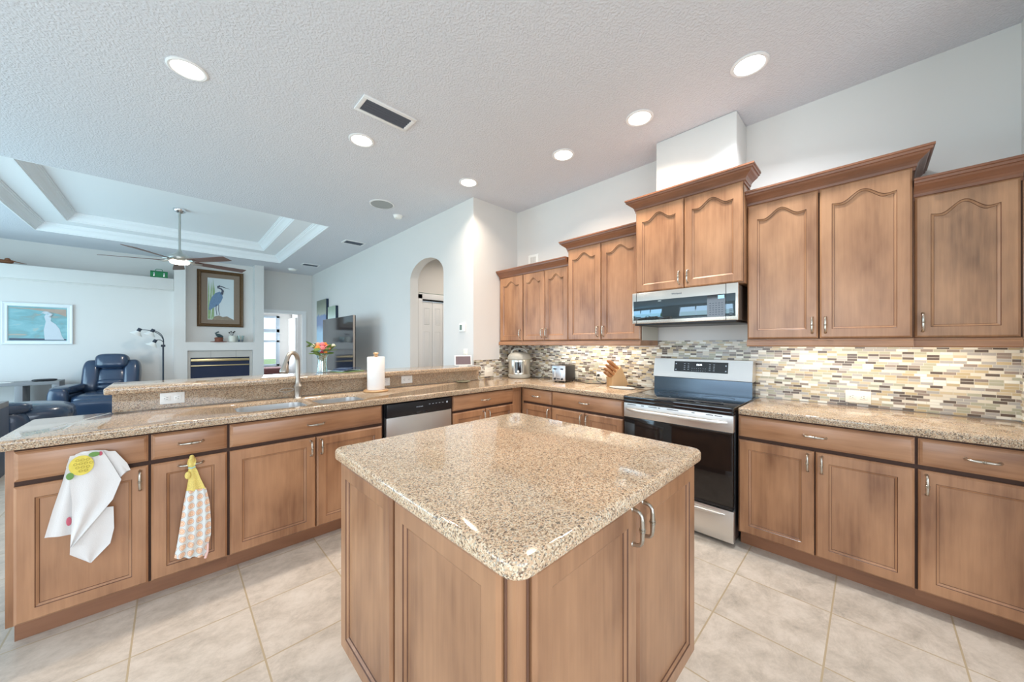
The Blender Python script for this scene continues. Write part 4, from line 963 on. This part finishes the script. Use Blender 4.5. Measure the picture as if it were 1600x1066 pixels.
# vase with flowers, magazines
vx, vy = 0.955, 3.40
m = MB(); R = []
for r, z in ((0.030, 0.0), (0.042, 0.003), (0.043, 0.03), (0.036, 0.09), (0.036, 0.12), (0.046, 0.155), (0.044, 0.155), (0.034, 0.12), (0.034, 0.09), (0.041, 0.03), (0.038, 0.008), (0.001, 0.008)):
    R.append([(r * math.cos(2 * PI * k / 32), r * math.sin(2 * PI * k / 32), z) for k in range(32)])
m.rings(R); o = m.build('glass_vase', M['vaseglass'], loc=(vx, vy, BZ)); tag(o, 'clear glass vase holding flowers on the raised bar', 'vase')
bq = thing('flower_bouquet', 'bouquet of orange, pink and red blooms with green leaves in the vase', 'flowers', (vx, vy, BZ + 0.012))
stm = mat('stem_green', srgb(104, 128, 72), 0.6); lfm = mat('leaf_green', srgb(96, 124, 56), 0.55, noise_amt=0.3, noise_scale=30)
pet = {'orange': mat('orange_petal', srgb(238, 150, 70), 0.7), 'pink': mat('pink_petal', srgb(232, 140, 140), 0.7), 'peach': mat('peach_petal', srgb(244, 176, 140), 0.7), 'red': mat('red_petal', srgb(196, 60, 70), 0.7), 'white': mat('cream_petal', srgb(236, 232, 206), 0.7)}
rr = random.Random(3)
fl = [(-0.045, -0.03, 0.205, .030, 'orange'), (-0.012, -0.045, 0.200, .032, 'pink'), (0.028, -0.045, 0.205, .032, 'pink'), (0.052, -0.01, 0.21, .027, 'peach'), (0.0, 0.0, 0.235, .028, 'pink'),
      (-0.03, 0.02, 0.235, .026, 'peach'), (0.03, 0.03, 0.235, .026, 'orange'), (-0.015, -0.035, 0.165, .020, 'red'), (0.015, -0.04, 0.170, .018, 'orange'), (0.085, -0.02, 0.225, .022, 'white'), (-0.07, 0.02, 0.225, .022, 'white')]
for (x, y, z, r, cname) in fl:
    m = MB()
    for ring_, (cnt, rad, tilt, zz) in enumerate(((6, 1.0, 0.9, -0.2), (5, .7, .5, 0.1), (4, .4, .2, .35))):
        for k in range(cnt):
            a = 2 * PI * k / cnt + ring_; Rm = Matrix.Rotation(a, 3, 'Z') @ Matrix.Rotation(tilt, 3, 'Y')
            m.ell(Vector((x, y, z)) + Vector((math.cos(a) * r * rad * .55, math.sin(a) * r * rad * .55, zz * r)), r * .16, r * .5, r * .5, nu=8, nv=6, mtx=Rm)
    m.ell((x, y, z + .1 * r), r * .45, r * .45, r * .5, nu=10, nv=6)
    m.build('bloom', pet[cname], bq)
    m = MB(); m.tube([(x * .25, y * .25, 0.0), (x * .3, y * .3, 0.13), (x, y, z - r * .3)], 0.0022, 6); m.build('stem', stm, bq)
for k in range(26):
    a = 2 * PI * k / 26 + rr.uniform(-.2, .2); L_ = rr.uniform(0.085, 0.13); z = rr.uniform(0.155, 0.24)
    m = MB(); c = Vector((math.cos(a) * L_ * .72, math.sin(a) * L_ * .72, z)); Rm = Matrix.Rotation(a, 3, 'Z') @ Matrix.Rotation(rr.uniform(-.7, .3), 3, 'Y') @ Matrix.Rotation(rr.uniform(-.7, .7), 3, 'X')
    m.ell(c, L_ * .38, L_ * .17, 0.0015, nu=10, nv=6, mtx=Rm); m.build('leaf', lfm, bq)
m = MB(); m.box(-0.12, -0.085, 0, 0.12, 0.085, 0.006, 0.002); o = m.build('placemat', mat('green_cover', srgb(120, 150, 100), 0.5), loc=(1.16, 3.38, BZ)); o.rotation_euler = (0, 0, 0.2); tag(o, 'thin green booklet under the magazines beside the vase', 'booklet')
for k, (c_, lb) in enumerate((((150, 170, 190), 'blue magazine lying open-curved, lower of the two beside the vase'), ((40, 60, 100), 'dark blue magazine, topmost beside the vase'))):
    m = MB(); R = []
    for i in range(9):
        x = -0.10 + 0.2 * i / 8; z = 0.008 * math.sin(PI * i / 8) + (0.0); R.append([(x, -0.07, z), (x, 0.07, z), (x, 0.07, z + 0.005), (x, -0.07, z + 0.005)])
    m.rings(R); o = m.build('magazine', mat('cover_%d' % k, srgb(*c_), 0.25, noise_amt=0.6, noise_scale=25), loc=(1.15 + 0.012 * k, 3.38, BZ + 0.0075 + 0.014 * k)); o.rotation_euler = (0, 0, 0.35 + .25 * k); tag(o, lb, 'magazine')

# ================================================================== TOWELS ON THE PENINSULA
wt = thing('dish_towel', 'white cotton dish towel with a printed yellow fruit, draped over the left drawer', 'towel', (0, 0, 0))
yb = 2.541
m = MB()
m.loft([(-.338, .808), (-.358, .70), (-.385, .58), (-.407, .468)], [(-.305, .80), (-.318, .69), (-.322, .58), (-.33, .455)], 8, .004, 1.2, yb + .008, m=0)
m.loft([(-.325, .56), (-.334, .42), (-.336, .366), (-.281, .308)], [(-.204, .545), (-.202, .44), (-.214, .372), (-.274, .303)], 12, .003, 1.5, yb + .004)
m.loft([(-.334, .818), (-.345, .77), (-.335, .70), (-.328, .60), (-.330, .50), (-.334, .405)], [(-.236, .822), (-.205, .745), (-.178, .672), (-.205, .583), (-.262, .50), (-.331, .400)], 14, .005, 1.6, yb - .006)
m.loft([(-.262, .824), (-.235, .76), (-.206, .70), (-.186, .655)], [(-.198, .812), (-.160, .745), (-.148, .708), (-.182, .690)], 8, .003, 1.0, yb - .001)
m.loft([(-.332, .803), (-.318, .822), (-.30, .830)], [(-.206, .807), (-.23, .824), (-.26, .830)], 10, .003, 1.6, yb - .003)
m.build('towel_cloth', M['cloth'], wt, 60)
m = MB(); n = 28; yy = yb - .013
m.add([(-.300 + .037 * math.cos(2 * PI * i / n) * (1.0), yy + 0.0006 * math.cos(2 * PI * i / n), .770 + .045 * math.sin(2 * PI * i / n)) for i in range(n)] + [(-.300 + .037 * math.cos(2 * PI * i / n), yy + .0012, .770 + .045 * math.sin(2 * PI * i / n)) for i in range(n)],
      [tuple(range(n)), tuple(range(2 * n - 1, n - 1, -1))] + [(i, (i + 1) % n, n + (i + 1) % n, n + i) for i in range(n)]); m.build('yellow_print', M['yellow'], wt)
m = MB()
for i in range(4):
    for j in range(4):
        x = -.318 + j * .0155 + (i % 2) * .006; z = .745 + i * .0165
        if (x + .300) ** 2 + (z - .772) ** 2 < .031 ** 2: m.tube([(x + .0052 * math.cos(t * PI / 6), yy - .0008, z + .0052 * math.sin(t * PI / 6)) for t in range(13)], .0012, 5, cap=False)
m.build('ring_print', mat('ochre_cotton', srgb(196, 176, 84), 0.9), wt)
m = MB(); m.ell((-.262, yy - .0005, .813), .017, .0012, .011); m.build('leaf_print', M['leaf'], wt); m = MB(); m.ell((-.333, yy - .0005, .728), .0115, .0012, .016); m.build('leaf_print', M['leaf'], wt)
m = MB(); m.ell((-.338, yb + .003, .52), .008, .0015, .020); m.ell((-.243, yy + .003, .812), .006, .0015, .010); m.build('pink_print', M['pink'], wt)

kt = thing('hanging_towel', 'crochet-topped kitchen towel printed with orange circles, hanging from the pull-out handle', 'towel', (0, 0, 0))
yk = 2.538
m = MB()
m.loft([(.060, .712), (.055, .690), (.062, .665), (.058, .640), (.060, .60), (.052, .54)], [(.088, .714), (.092, .695), (.086, .668), (.096, .645), (.108, .60), (.130, .535)], 10, .004, 1.5, yk)
m.tube([(.076, yk - .002, .700), (.074, yk - .014, .712), (.074, yk + .004, .722), (.074, yk + .016, .706)], .010, 10)
m.ell((.058, yk - .004, .628), .012, .008, .020)
m.build('crochet_top', mat('crochet_yellow', srgb(232, 208, 120), 0.95, noise_amt=0.25, noise_scale=180, bump=0.8), kt, 60)
m = MB(); m.tube([(.060, yk - .006, .668), (.074, yk - .010, .664), (.088, yk - .006, .668)], .004, 8); m.build('tie', mat('aqua_cotton', srgb(170, 206, 190), 0.9), kt)
def circ_mat():
    mm, nt, N, L, P = new_mat('circle_print')
    tc = N.new('ShaderNodeTexCoord'); mp = N.new('ShaderNodeMapping'); mp.inputs['Scale'].default_value = (29, 0, 24); L.new(tc.outputs['Object'], mp.inputs['Vector'])
    v = N.new('ShaderNodeTexVoronoi'); v.inputs['Scale'].default_value = 1; v.inputs['Randomness'].default_value = 0.12; L.new(mp.outputs[0], v.inputs['Vector'])
    r = ramp(N, [(0, srgb(240, 206, 178)), (0.16, srgb(230, 182, 140)), (0.24, srgb(240, 204, 178)), (0.37, srgb(176, 162, 152)), (0.41, srgb(222, 224, 220))], 'CONSTANT'); L.new(v.outputs['Distance'], r.inputs['Fac']); L.new(r.outputs['Color'], P.inputs['Base Color']); P.inputs['Roughness'].default_value = .9
    return mm
m = MB(); m.loft([(.052, .545), (.042, .48), (.030, .38), (.018, .28), (.006, .205)], [(.132, .540), (.146, .46), (.152, .36), (.152, .28), (.130, .165)], 22, .010, 3.2, yk - .002, ph=.6)
m.build('printed_skirt', circ_mat(), kt, 60)
m = MB(); m.tube([(.140, yk - .002, .235), (.138, yk - .004, .19), (.128, yk - .003, .158)], [.004, .005, .006], 8); m.build('trim_loop', mat('blush_cotton', srgb(236, 196, 186), 0.9), kt)
# ================================================================== GREAT ROOM
LE = M['leather']
def recliner(label, loc, rz, foot=False):
    t = thing('recliner', label, 'armchair', loc, rz)
    m = MB()
    for s in (-1, 1): m.box(s * 0.30, -0.42, 0.06, s * 0.48, 0.36, 0.56, 0.04, seg=3)
    m.box(-0.31, -0.36, 0.06, 0.31, 0.36, 0.34, 0.02); m.build('base', LE, t)
    for s in (-1, 1):
        m = MB(); m.ell((s * 0.385, -0.04, 0.615), 0.115, 0.40, 0.065, .55, .5); a = m.build('armrest', LE, t)
        m = MB(); m.ell((s * 0.385, -0.40, 0.40), 0.105, 0.07, 0.26, .5, .6); m.build('arm_front', LE, t)
    m = MB(); m.ell((0, -0.08, 0.42), 0.30, 0.40, 0.13, .5, .45, 32, 18); m.build('seat', LE, t)
    m = MB(); m.ell((0, -0.47, 0.28), 0.30, 0.08, 0.20, .5, .5, 32, 16)
    m.build('footrest', LE, t)
    tilt = Matrix.Rotation(math.radians(-14), 3, 'X')
    m = MB(); m.ell((0, 0.34, 0.66), 0.20, 0.13, 0.28, .6, .6, 32, 18, mtx=tilt)
    for z in (0.50, 0.58, 0.66): m.ell((0, 0.25 + (z - .5) * .2, z), 0.17, 0.10, 0.055, .6, .6, 28, 10, mtx=tilt)
    m.build('backrest', LE, t)
    for s in (-1, 1):
        m = MB(); m.ell((s * 0.235, 0.34, 0.76), 0.105, 0.13, 0.29, .6, .6, 28, 16, mtx=tilt); m.build('back_wing', LE, t)
    m = MB(); m.ell((0, 0.34, 1.02), 0.20, 0.12, 0.13, .55, .6, 32, 16, mtx=tilt); m.build('headrest', LE, t)
    return t
recliner('navy leather recliner standing upright against the far wall, facing the kitchen', (-0.79, 8.82, 0), math.radians(-8))
r2 = thing('recliner', 'navy leather recliner seen from the side at the left edge, low rounded arm', 'armchair', (-1.42, 6.95, 0), math.radians(0))
m = MB(); m.ell((0.10, -0.02, 0.30), 0.46, 0.42, 0.34, .6, .6, 40, 22); m.ell((0.20, -0.10, 0.50), 0.36, 0.36, 0.14, .7, .7, 36, 14); m.box(-0.5, -0.3, 0.02, 0.3, 0.35, 0.3, 0.03); m.build('seat', LE, r2)
m = MB(); m.ell((-0.10, -0.42, 0.62), 0.40, 0.13, 0.075, .6, .7, 32, 14); m.build('armrest', LE, r2)
m = MB(); m.ell((-0.10, -0.42, 0.33), 0.40, 0.11, 0.30, .5, .6, 32, 16); m.build('arm_side', LE, r2)
m = MB(); m.ell((-0.55, 0.0, 0.55), 0.16, 0.38, 0.45, .6, .6, 28, 18); m.build('backrest', LE, r2)

# desk table on the far wall
ds = thing('console_table', 'grey slab-leg console table against the far left wall', 'table', (-1.95, 9.20, 0))
m = MB(); m.box(-0.70, -0.20, 0.685, 0.66, 0.20, 0.735, 0.003); m.build('tabletop', M['grey'], ds)
for x in (-0.70, 0.24, 0.585): m = MB(); m.box(x, -0.20, 0, x + 0.075, 0.20, 0.685, 0.003); m.build('leg', M['grey'], ds)
m = MB(); m.ell((0, 0, 0.018), 0.125, 0.06, 0.018, .6, .6); o = m.build('tablet_speaker', M['black'], loc=(-1.45, 9.12, 0.736)); tag(o, 'flat black oblong device on the grey console table', 'speaker')
m = MB(); m.box(-0.11, -0.08, 0, 0.11, 0.08, 0.006, 0.001); o = m.build('paper_sheet', M['white'], loc=(-1.86, 9.12, 0.736)); tag(o, 'white sheet of paper on the grey console table', 'paper')
st = thing('side_table', 'slate grey slab table at the left edge of the view', 'table', (-1.45, 5.95, 0))
m = MB(); m.box(-0.45, -0.28, 0.68, 0.23, 0.30, 0.735, 0.003); m.build('tabletop', M['grey'], st)
m = MB(); m.box(0.155, -0.28, 0, 0.23, 0.30, 0.68, 0.003); m.build('leg', M['greydark'], st); m = MB(); m.box(-0.45, -0.28, 0, -0.375, 0.30, 0.68, 0.003); m.build('leg', M['greydark'], st)

# floor lamp with three heads
fl_ = thing('floor_lamp', 'black floor lamp with three curved arms and pale shades', 'lamp', (-0.124, 9.1, 0))
bk = mat('lamp_black', (0.02, 0.03, 0.05, 1), 0.35)
m = MB(); m.lathe([(0.001, 0), (0.13, 0), (0.135, 0.012), (0.12, 0.022), (0.02, 0.03)], seg=32); m.build('base', bk, fl_)
m = MB(); m.cyl((0, 0, 0.025), (0, 0, 1.30), 0.013, seg=14); m.box(-0.03, -0.02, 1.27, 0.03, 0.02, 1.31, 0.006); m.build('pole', bk, fl_)
shm = mat('frosted_shade', srgb(238, 240, 238), 0.5)
for (hx, hy, hz, pk_) in ((-0.30, -0.02, 1.575, 1.56), (-0.135, 0.0, 1.565, 1.53), (-0.105, -0.04, 1.375, 1.41)):
    m = MB(); s = 0.0; p0 = Vector((0.0, 0, 1.29)); p3 = Vector((hx, hy, hz)); p1 = Vector((0.035, 0, pk_ - .05)); p2 = Vector((hx * .45, hy, pk_ + .03)); P = []
    for i in range(15):
        t = i / 14; P.append(p0 * (1 - t) ** 3 + p1 * 3 * t * (1 - t) ** 2 + p2 * 3 * t * t * (1 - t) + p3 * t ** 3)
    m.tube(P, 0.006, 8); m.build('arm', bk, fl_)
    ax = Vector((-0.45, 0.0, -0.9)).normalized(); m = MB(); c0 = p3; m.tube([c0 - ax * .03, c0 + ax * .03], [0.026, 0.028], 16); so = m.build('socket', bk, fl_)
    m = MB(); m.tube([c0 + ax * .028, c0 + ax * .05, c0 + ax * .10], [0.030, 0.045, 0.088], 24, cap=False); m.build('shade', shm, fl_)

# television, canvases
tv = thing('television', 'large flat television standing out from the arched wall', 'television', (2.10, 6.61, 0))
m = MB(); m.box(-0.012, -0.79, 0.84, 0.03, 0.79, 1.79, 0.004); m.build('case', M['black'], tv)
m = MB(); m.box(-0.0135, -0.782, 0.852, -0.010, 0.782, 1.782); m.build('screen', mat('tv_screen', (0.02, 0.025, 0.035, 1), 0.06, spec=0.9, coat=0.6), tv)
m = MB(); m.box(-0.014, -0.793, 0.84, 0.016, -0.788, 1.792); m.build('silver_edge', M['chrome'], tv)
m = MB(); m.box(0.03, -0.30, 0.0, 0.06, -0.26, 1.4, 0.004); m.box(0.03, 0.26, 0.0, 0.06, 0.30, 1.4, 0.004); m.box(-0.15, -0.4, 0, 0.25, 0.4, 0.03, 0.004); m.build('stand', M['black'], tv)
def canvas(name, y0, y1, z0, z1, cols, label):
    t = thing(name, label, 'picture', (2.525, (y0 + y1) / 2, (z0 + z1) / 2), RZ); w2, h2 = (y1 - y0) / 2, (z1 - z0) / 2
    m = MB(); m.box(-w2, -0.05, -h2, w2, 0, h2, 0.006); m.build('stretcher', mat('canvas_edge', (0.015, 0.03, 0.06, 1), 0.6), t)
    mm, nt, N, L, P = new_mat(name + '_art'); tc = N.new('ShaderNodeTexCoord'); sx = N.new('ShaderNodeSeparateXYZ'); L.new(tc.outputs['Object'], sx.inputs[0])
    nz = N.new('ShaderNodeTexNoise'); nz.inputs['Scale'].default_value = 6; L.new(tc.outputs['Object'], nz.inputs['Vector'])
    v = mathn(N, L, 'ADD', mathn(N, L, 'DIVIDE', mathn(N, L, 'ADD', sx.outputs[2], h2), 2 * h2), mathn(N, L, 'MULTIPLY', nz.outputs['Fac'], 0.12))
    r = ramp(N, [(p, srgb(*c)) for p, c in cols]); L.new(v, r.inputs['Fac']); L.new(r.outputs['Color'], P.inputs['Base Color']); P.inputs['Roughness'].default_value = .5
    m = MB(); m.box(-w2 + .004, -0.052, -h2 + .004, w2 - .004, -0.0495, h2 - .004); m.build('painting', mm, t)
canvas('canvas_print', 8.53, 9.25, 1.0, 2.345, [(0.0, (150, 200, 225)), (0.50, (140, 190, 220)), (0.62, (70, 110, 160)), (0.78, (70, 110, 160)), (0.82, (170, 176, 160)), (1.0, (130, 136, 120))], 'tall seaside canvas on the side wall, farther and higher one')
canvas('canvas_print', 7.90, 8.42, 1.0, 2.14, [(0.0, (120, 170, 205)), (0.6, (150, 196, 220)), (0.85, (196, 214, 206)), (1.0, (160, 180, 160))], 'tall seaside canvas on the side wall, nearer and lower one')

# pictures
def framed(name, cx, y, cz, w_, h_, fr, label, fm, depth=0.04):
    t = thing(name, label, 'picture', (cx, y, cz)); w2, h2 = w_ / 2, h_ / 2
    m = MB(); R = []
    for ins, dy in ((0, 0), (0, -depth * .8), (fr * .15, -depth), (fr * .5, -depth * .7), (fr * .85, -depth * .85), (fr, -depth * .5), (fr, -depth * .2)):
        R.append([(-w2 + ins, dy, -h2 + ins), (w2 - ins, dy, -h2 + ins), (w2 - ins, dy, h2 - ins), (-w2 + ins, dy, h2 - ins)])
    m.rings(R, cap=True); m.build('frame', fm, t, 20); return t
gold = mat('carved_frame', srgb(98, 72, 44), 0.45, 0.3, noise_amt=0.45, noise_scale=40, bump=0.6)
hp = framed('heron_picture', 0.738, 9.655, 2.275, 0.76, 1.18, 0.065, 'framed portrait picture of a blue heron in the niche above the fireplace', gold)
matb = mat('mat_board', srgb(140, 122, 106), 0.8, noise_amt=0.12, noise_scale=60)
m = MB(); m.box(-0.32, -0.014, -0.53, 0.32, -0.006, 0.53); m.build('mat_board', matb, hp)
pap = mat('print_paper', srgb(212, 220, 222), 0.7)
m = MB(); m.box(-0.215, -0.017, -0.44, 0.215, -0.013, 0.435); pp = m.build('print', pap, hp)
hb = mat('heron_blue', srgb(112, 140, 170), 0.7, noise_amt=0.3, noise_scale=40); hd = mat('heron_dark', srgb(84, 88, 104), 0.7); gr = mat('reed_green', srgb(150, 176, 130), 0.7, noise_amt=0.25, noise_scale=20); rk = mat('rock_brown', srgb(150, 136, 118), 0.7, noise_amt=0.3, noise_scale=30)
def flat(poly, y=-0.0185, th=0.0008):
    n = len(poly); return MB().add([(x, y, z) for x, z in poly] + [(x, y + th, z) for x, z in poly], [tuple(range(n)), tuple(range(2 * n - 1, n - 1, -1))] + [(i, (i + 1) % n, n + (i + 1) % n, n + i) for i in range(n)])
flat([(-.20, -.24), (-.185, -.10), (-.15, .03), (-.09, .12), (-.02, .16), (.02, .12), (.03, .03), (.00, -.06), (-.05, -.14), (-.12, -.19), (-.17, -.24)]).build('heron_body', hb, pp)
m = MB(); m.tube([(.01, -.0185, .10), (.03, -.0185, .18), (.00, -.0185, .22), (-.05, -.0185, .235), (-.05, -.0185, .262), (-.01, -.0185, .275)], [.022, .018, .015, .014, .016, .018], 8); m.tube([(0, -.019, .272), (.07, -.019, .245), (.14, -.019, .225)], [.012, .007, .002], 6); m.build('heron_neck', hd, pp)
m = MB()
for x in (-.075, -.035): m.tube([(x, -.0185, -.12), (x - .005, -.0185, -.22), (x + .01, -.0185, -.34)], .005, 6)
m.build('heron_legs', hd, pp)
for k, (x, h_, l) in enumerate(((-.20, .40, 0), (-.18, .36, .02), (-.15, .30, .04), (-.12, .42, -.01), (-.195, .20, .03))): flat([(x - .012, -.43), (x + .012, -.43), (x + .014 + l, h_ * .5), (x + .004 + l, h_), (x - .006 + l, h_ * .5)], y=-0.0180 - 0.0001 * k, th=.0006).build('reed', gr, pp)
flat([(-.14, -.44), (-.10, -.37), (-.03, -.35), (.03, -.38), (.10, -.36), (.16, -.40), (.21, -.43), (.21, -.44)]).build('rock', rk, pp)

wf = mat('white_frame', srgb(232, 236, 238), 0.4)
eg = framed('egret_picture', -1.565, 9.475, 1.652, 0.70, 0.67, 0.06, 'white framed landscape picture of a white egret on turquoise water', wf, 0.03)
def water_mat():
    mm, nt, N, L, P = new_mat('turquoise_paint'); tc = N.new('ShaderNodeTexCoord'); mp = N.new('ShaderNodeMapping'); mp.inputs['Scale'].default_value = (1, 1, 2.4); L.new(tc.outputs['Object'], mp.inputs['Vector'])
    nz = N.new('ShaderNodeTexNoise'); nz.inputs['Scale'].default_value = 4; nz.inputs['Detail'].default_value = 6; nz.inputs['Distortion'].default_value = 1.2; L.new(mp.outputs[0], nz.inputs['Vector'])
    r = ramp(N, [(0.30, srgb(176, 166, 152)), (0.36, srgb(130, 160, 160)), (0.44, srgb(120, 170, 176)), (0.62, srgb(136, 184, 190)), (0.70, srgb(164, 184, 180))]); L.new(nz.outputs['Fac'], r.inputs['Fac']); L.new(r.outputs['Color'], P.inputs['Base Color']); P.inputs['Roughness'].default_value = .35; return mm
m = MB(); m.box(-0.29, -0.010, -0.275, 0.29, -0.004, 0.275); ep = m.build('painting', water_mat(), eg)
sd = mat('sand_paint', srgb(180, 160, 146), 0.7, noise_amt=.2, noise_scale=12)
flat([(-.28, .25), (.28, .25), (.28, .13), (.20, .17), (.10, .20), (-.10, .235), (-.28, .24)], -0.0112).build('sand_bank', sd, ep); flat([(-.28, -.27), (.28, -.27), (.28, -.245), (-.28, -.235)], -0.0113).build('shore_line', hd, ep)
ew = mat('egret_white', srgb(206, 212, 218), 0.7, noise_amt=.04, noise_scale=20)
flat([(.06, -.26), (.05, -.10), (.07, .04), (.055, .12), (.07, .16), (.11, .16), (.125, .11), (.12, .05), (.17, .00), (.21, -.08), (.235, -.20), (.26, -.26)], -0.0125).build('egret_body', ew, ep)
m = MB(); m.ell((.07, -.012, .185), .035, .003, .022); m.tube([(.05, -.012, .185), (.02, -.012, .17)], [.010, .002], 6); m.tube([(.09, -.012, .19), (.13, -.012, .16), (.10, -.012, .12)], [.02, .02, .02], 8); m.build('egret_head', ew, ep)

# ledge and mantel things
lb = thing('lunch_box', 'green metal domed lunch box with a handle on the plant ledge', 'lunch box', (-0.185, 9.56, 2.586))
gm = mat('green_enamel', srgb(44, 130, 80), 0.35)
m = MB(); P_ = [(-0.07, 0.0), (0.07, 0.0), (0.07, 0.09)] + [(0.07 * math.cos(a), 0.09 + 0.05 * math.sin(a)) for a in [PI * i / 10 for i in range(1, 10)]] + [(-0.07, 0.09)]
m.prism(P_, 'x', -0.118, 0.118); m.build('body', gm, lb, 30)
m = MB(); m.tube([(-0.045, 0, 0.137), (-0.045, 0, 0.165), (-0.03, 0, 0.175), (0.03, 0, 0.175), (0.045, 0, 0.165), (0.045, 0, 0.137)], 0.005, 8); m.build('handle', gm, lb)
for x in (-0.075, 0.06): m = MB(); m.box(x, -0.078, 0.03, x + 0.018, -0.069, 0.10, 0.003); m.build('latch', M['chrome'], lb)
dk = thing('duck_decoy', 'small brown carved bird with a long bill on the plant ledge, far left', 'ornament', (-1.93, 9.52, 2.586))
bm_ = mat('carved_brown', srgb(130, 84, 56), 0.6, noise_amt=.3, noise_scale=40)
m = MB(); m.ell((0, 0, 0.035), 0.12, 0.05, 0.035); m.ell((0.06, 0, 0.07), 0.03, 0.025, 0.03); m.build('body', bm_, dk); m = MB(); m.tube([(0.08, 0, 0.065), (0.17, 0, 0.04), (0.24, 0, 0.03)], [0.010, 0.006, 0.003], 8); m.build('bill', bm_, dk)
ml = 1.361
t = thing('bird_figurine', 'dark green heron figurine on a brown stump, left on the mantel', 'figurine', (0.695, 9.50, ml))
m = MB(); m.lathe([(0.001, 0), (0.14, 0), (0.13, 0.012), (0.07, 0.018), (0.065, 0.05), (0.075, 0.085), (0.05, 0.10), (0.001, 0.102)], seg=20); m.build('stump', mat('stump_brown', srgb(128, 76, 58), 0.7), t)
m = MB(); m.ell((0.01, 0, 0.13), 0.07, 0.03, 0.035, mtx=Matrix.Rotation(.5, 3, 'Y')); m.tube([(-0.03, 0, 0.14), (-0.05, 0, 0.18), (-0.025, 0, 0.205), (0.0, 0, 0.215)], [.018, .013, .012, .014], 10); m.tube([(-.04, 0, .20), (-.075, 0, .185)], [.008, .002], 6); m.build('bird', mat('bird_green', srgb(50, 70, 74), 0.5), t)
t = thing('white_vase', 'white cylindrical vase with dark seed-head twigs, middle of the mantel', 'vase', (0.915, 9.50, ml))
m = MB(); m.lathe([(0.055, 0), (0.066, 0.01), (0.068, 0.10), (0.060, 0.135), (0.050, 0.14)], seg=26); m.build('body', mat('cream_ceramic', srgb(222, 222, 210), 0.4), t)
for k, (x, h_) in enumerate(((-.05, .20), (-.02, .22), (.015, .205), (.04, .225))): m = MB(); m.tube([(0, 0, .12), (x, 0.01 * k, h_)], .003, 6); m.ell((x, 0.01 * k, h_), .015, .015, .015, nu=10, nv=6); m.build('twig', M['black'], t)
t = thing('glass_tumbler', 'clear glass with blue sand in the bottom, right on the mantel', 'glass', (1.055, 9.50, ml))
m = MB(); R = []
for r, z in ((0.045, 0.0), (0.066, 0.14), (0.063, 0.14), (0.042, 0.006), (0.001, 0.006)): R.append([(r * math.cos(2 * PI * k / 24), r * math.sin(2 * PI * k / 24), z) for k in range(24)])
m.rings(R); m.build('glass', M['vaseglass'], t); m = MB(); m.lathe([(0.041, 0.007), (0.048, 0.055), (0.001, 0.056)], seg=24); m.build('blue_sand', mat('blue_sand', srgb(60, 84, 130), 0.8), t)
# bench in the far bedroom
t = thing('bedroom_bench', 'low dark chest with a reddish top under the bedroom window', 'chest', (1.95, 11.6, 0))
m = MB(); m.box(-0.35, -0.3, 0, 0.30, 0.3, 0.50, 0.01); m.build('body', M['greydark'], t); m = MB(); m.box(-0.36, -0.31, 0.50, 0.31, 0.31, 0.66, 0.03); m.build('cushion', mat('red_brown_fabric', srgb(128, 84, 84), 0.9), t)
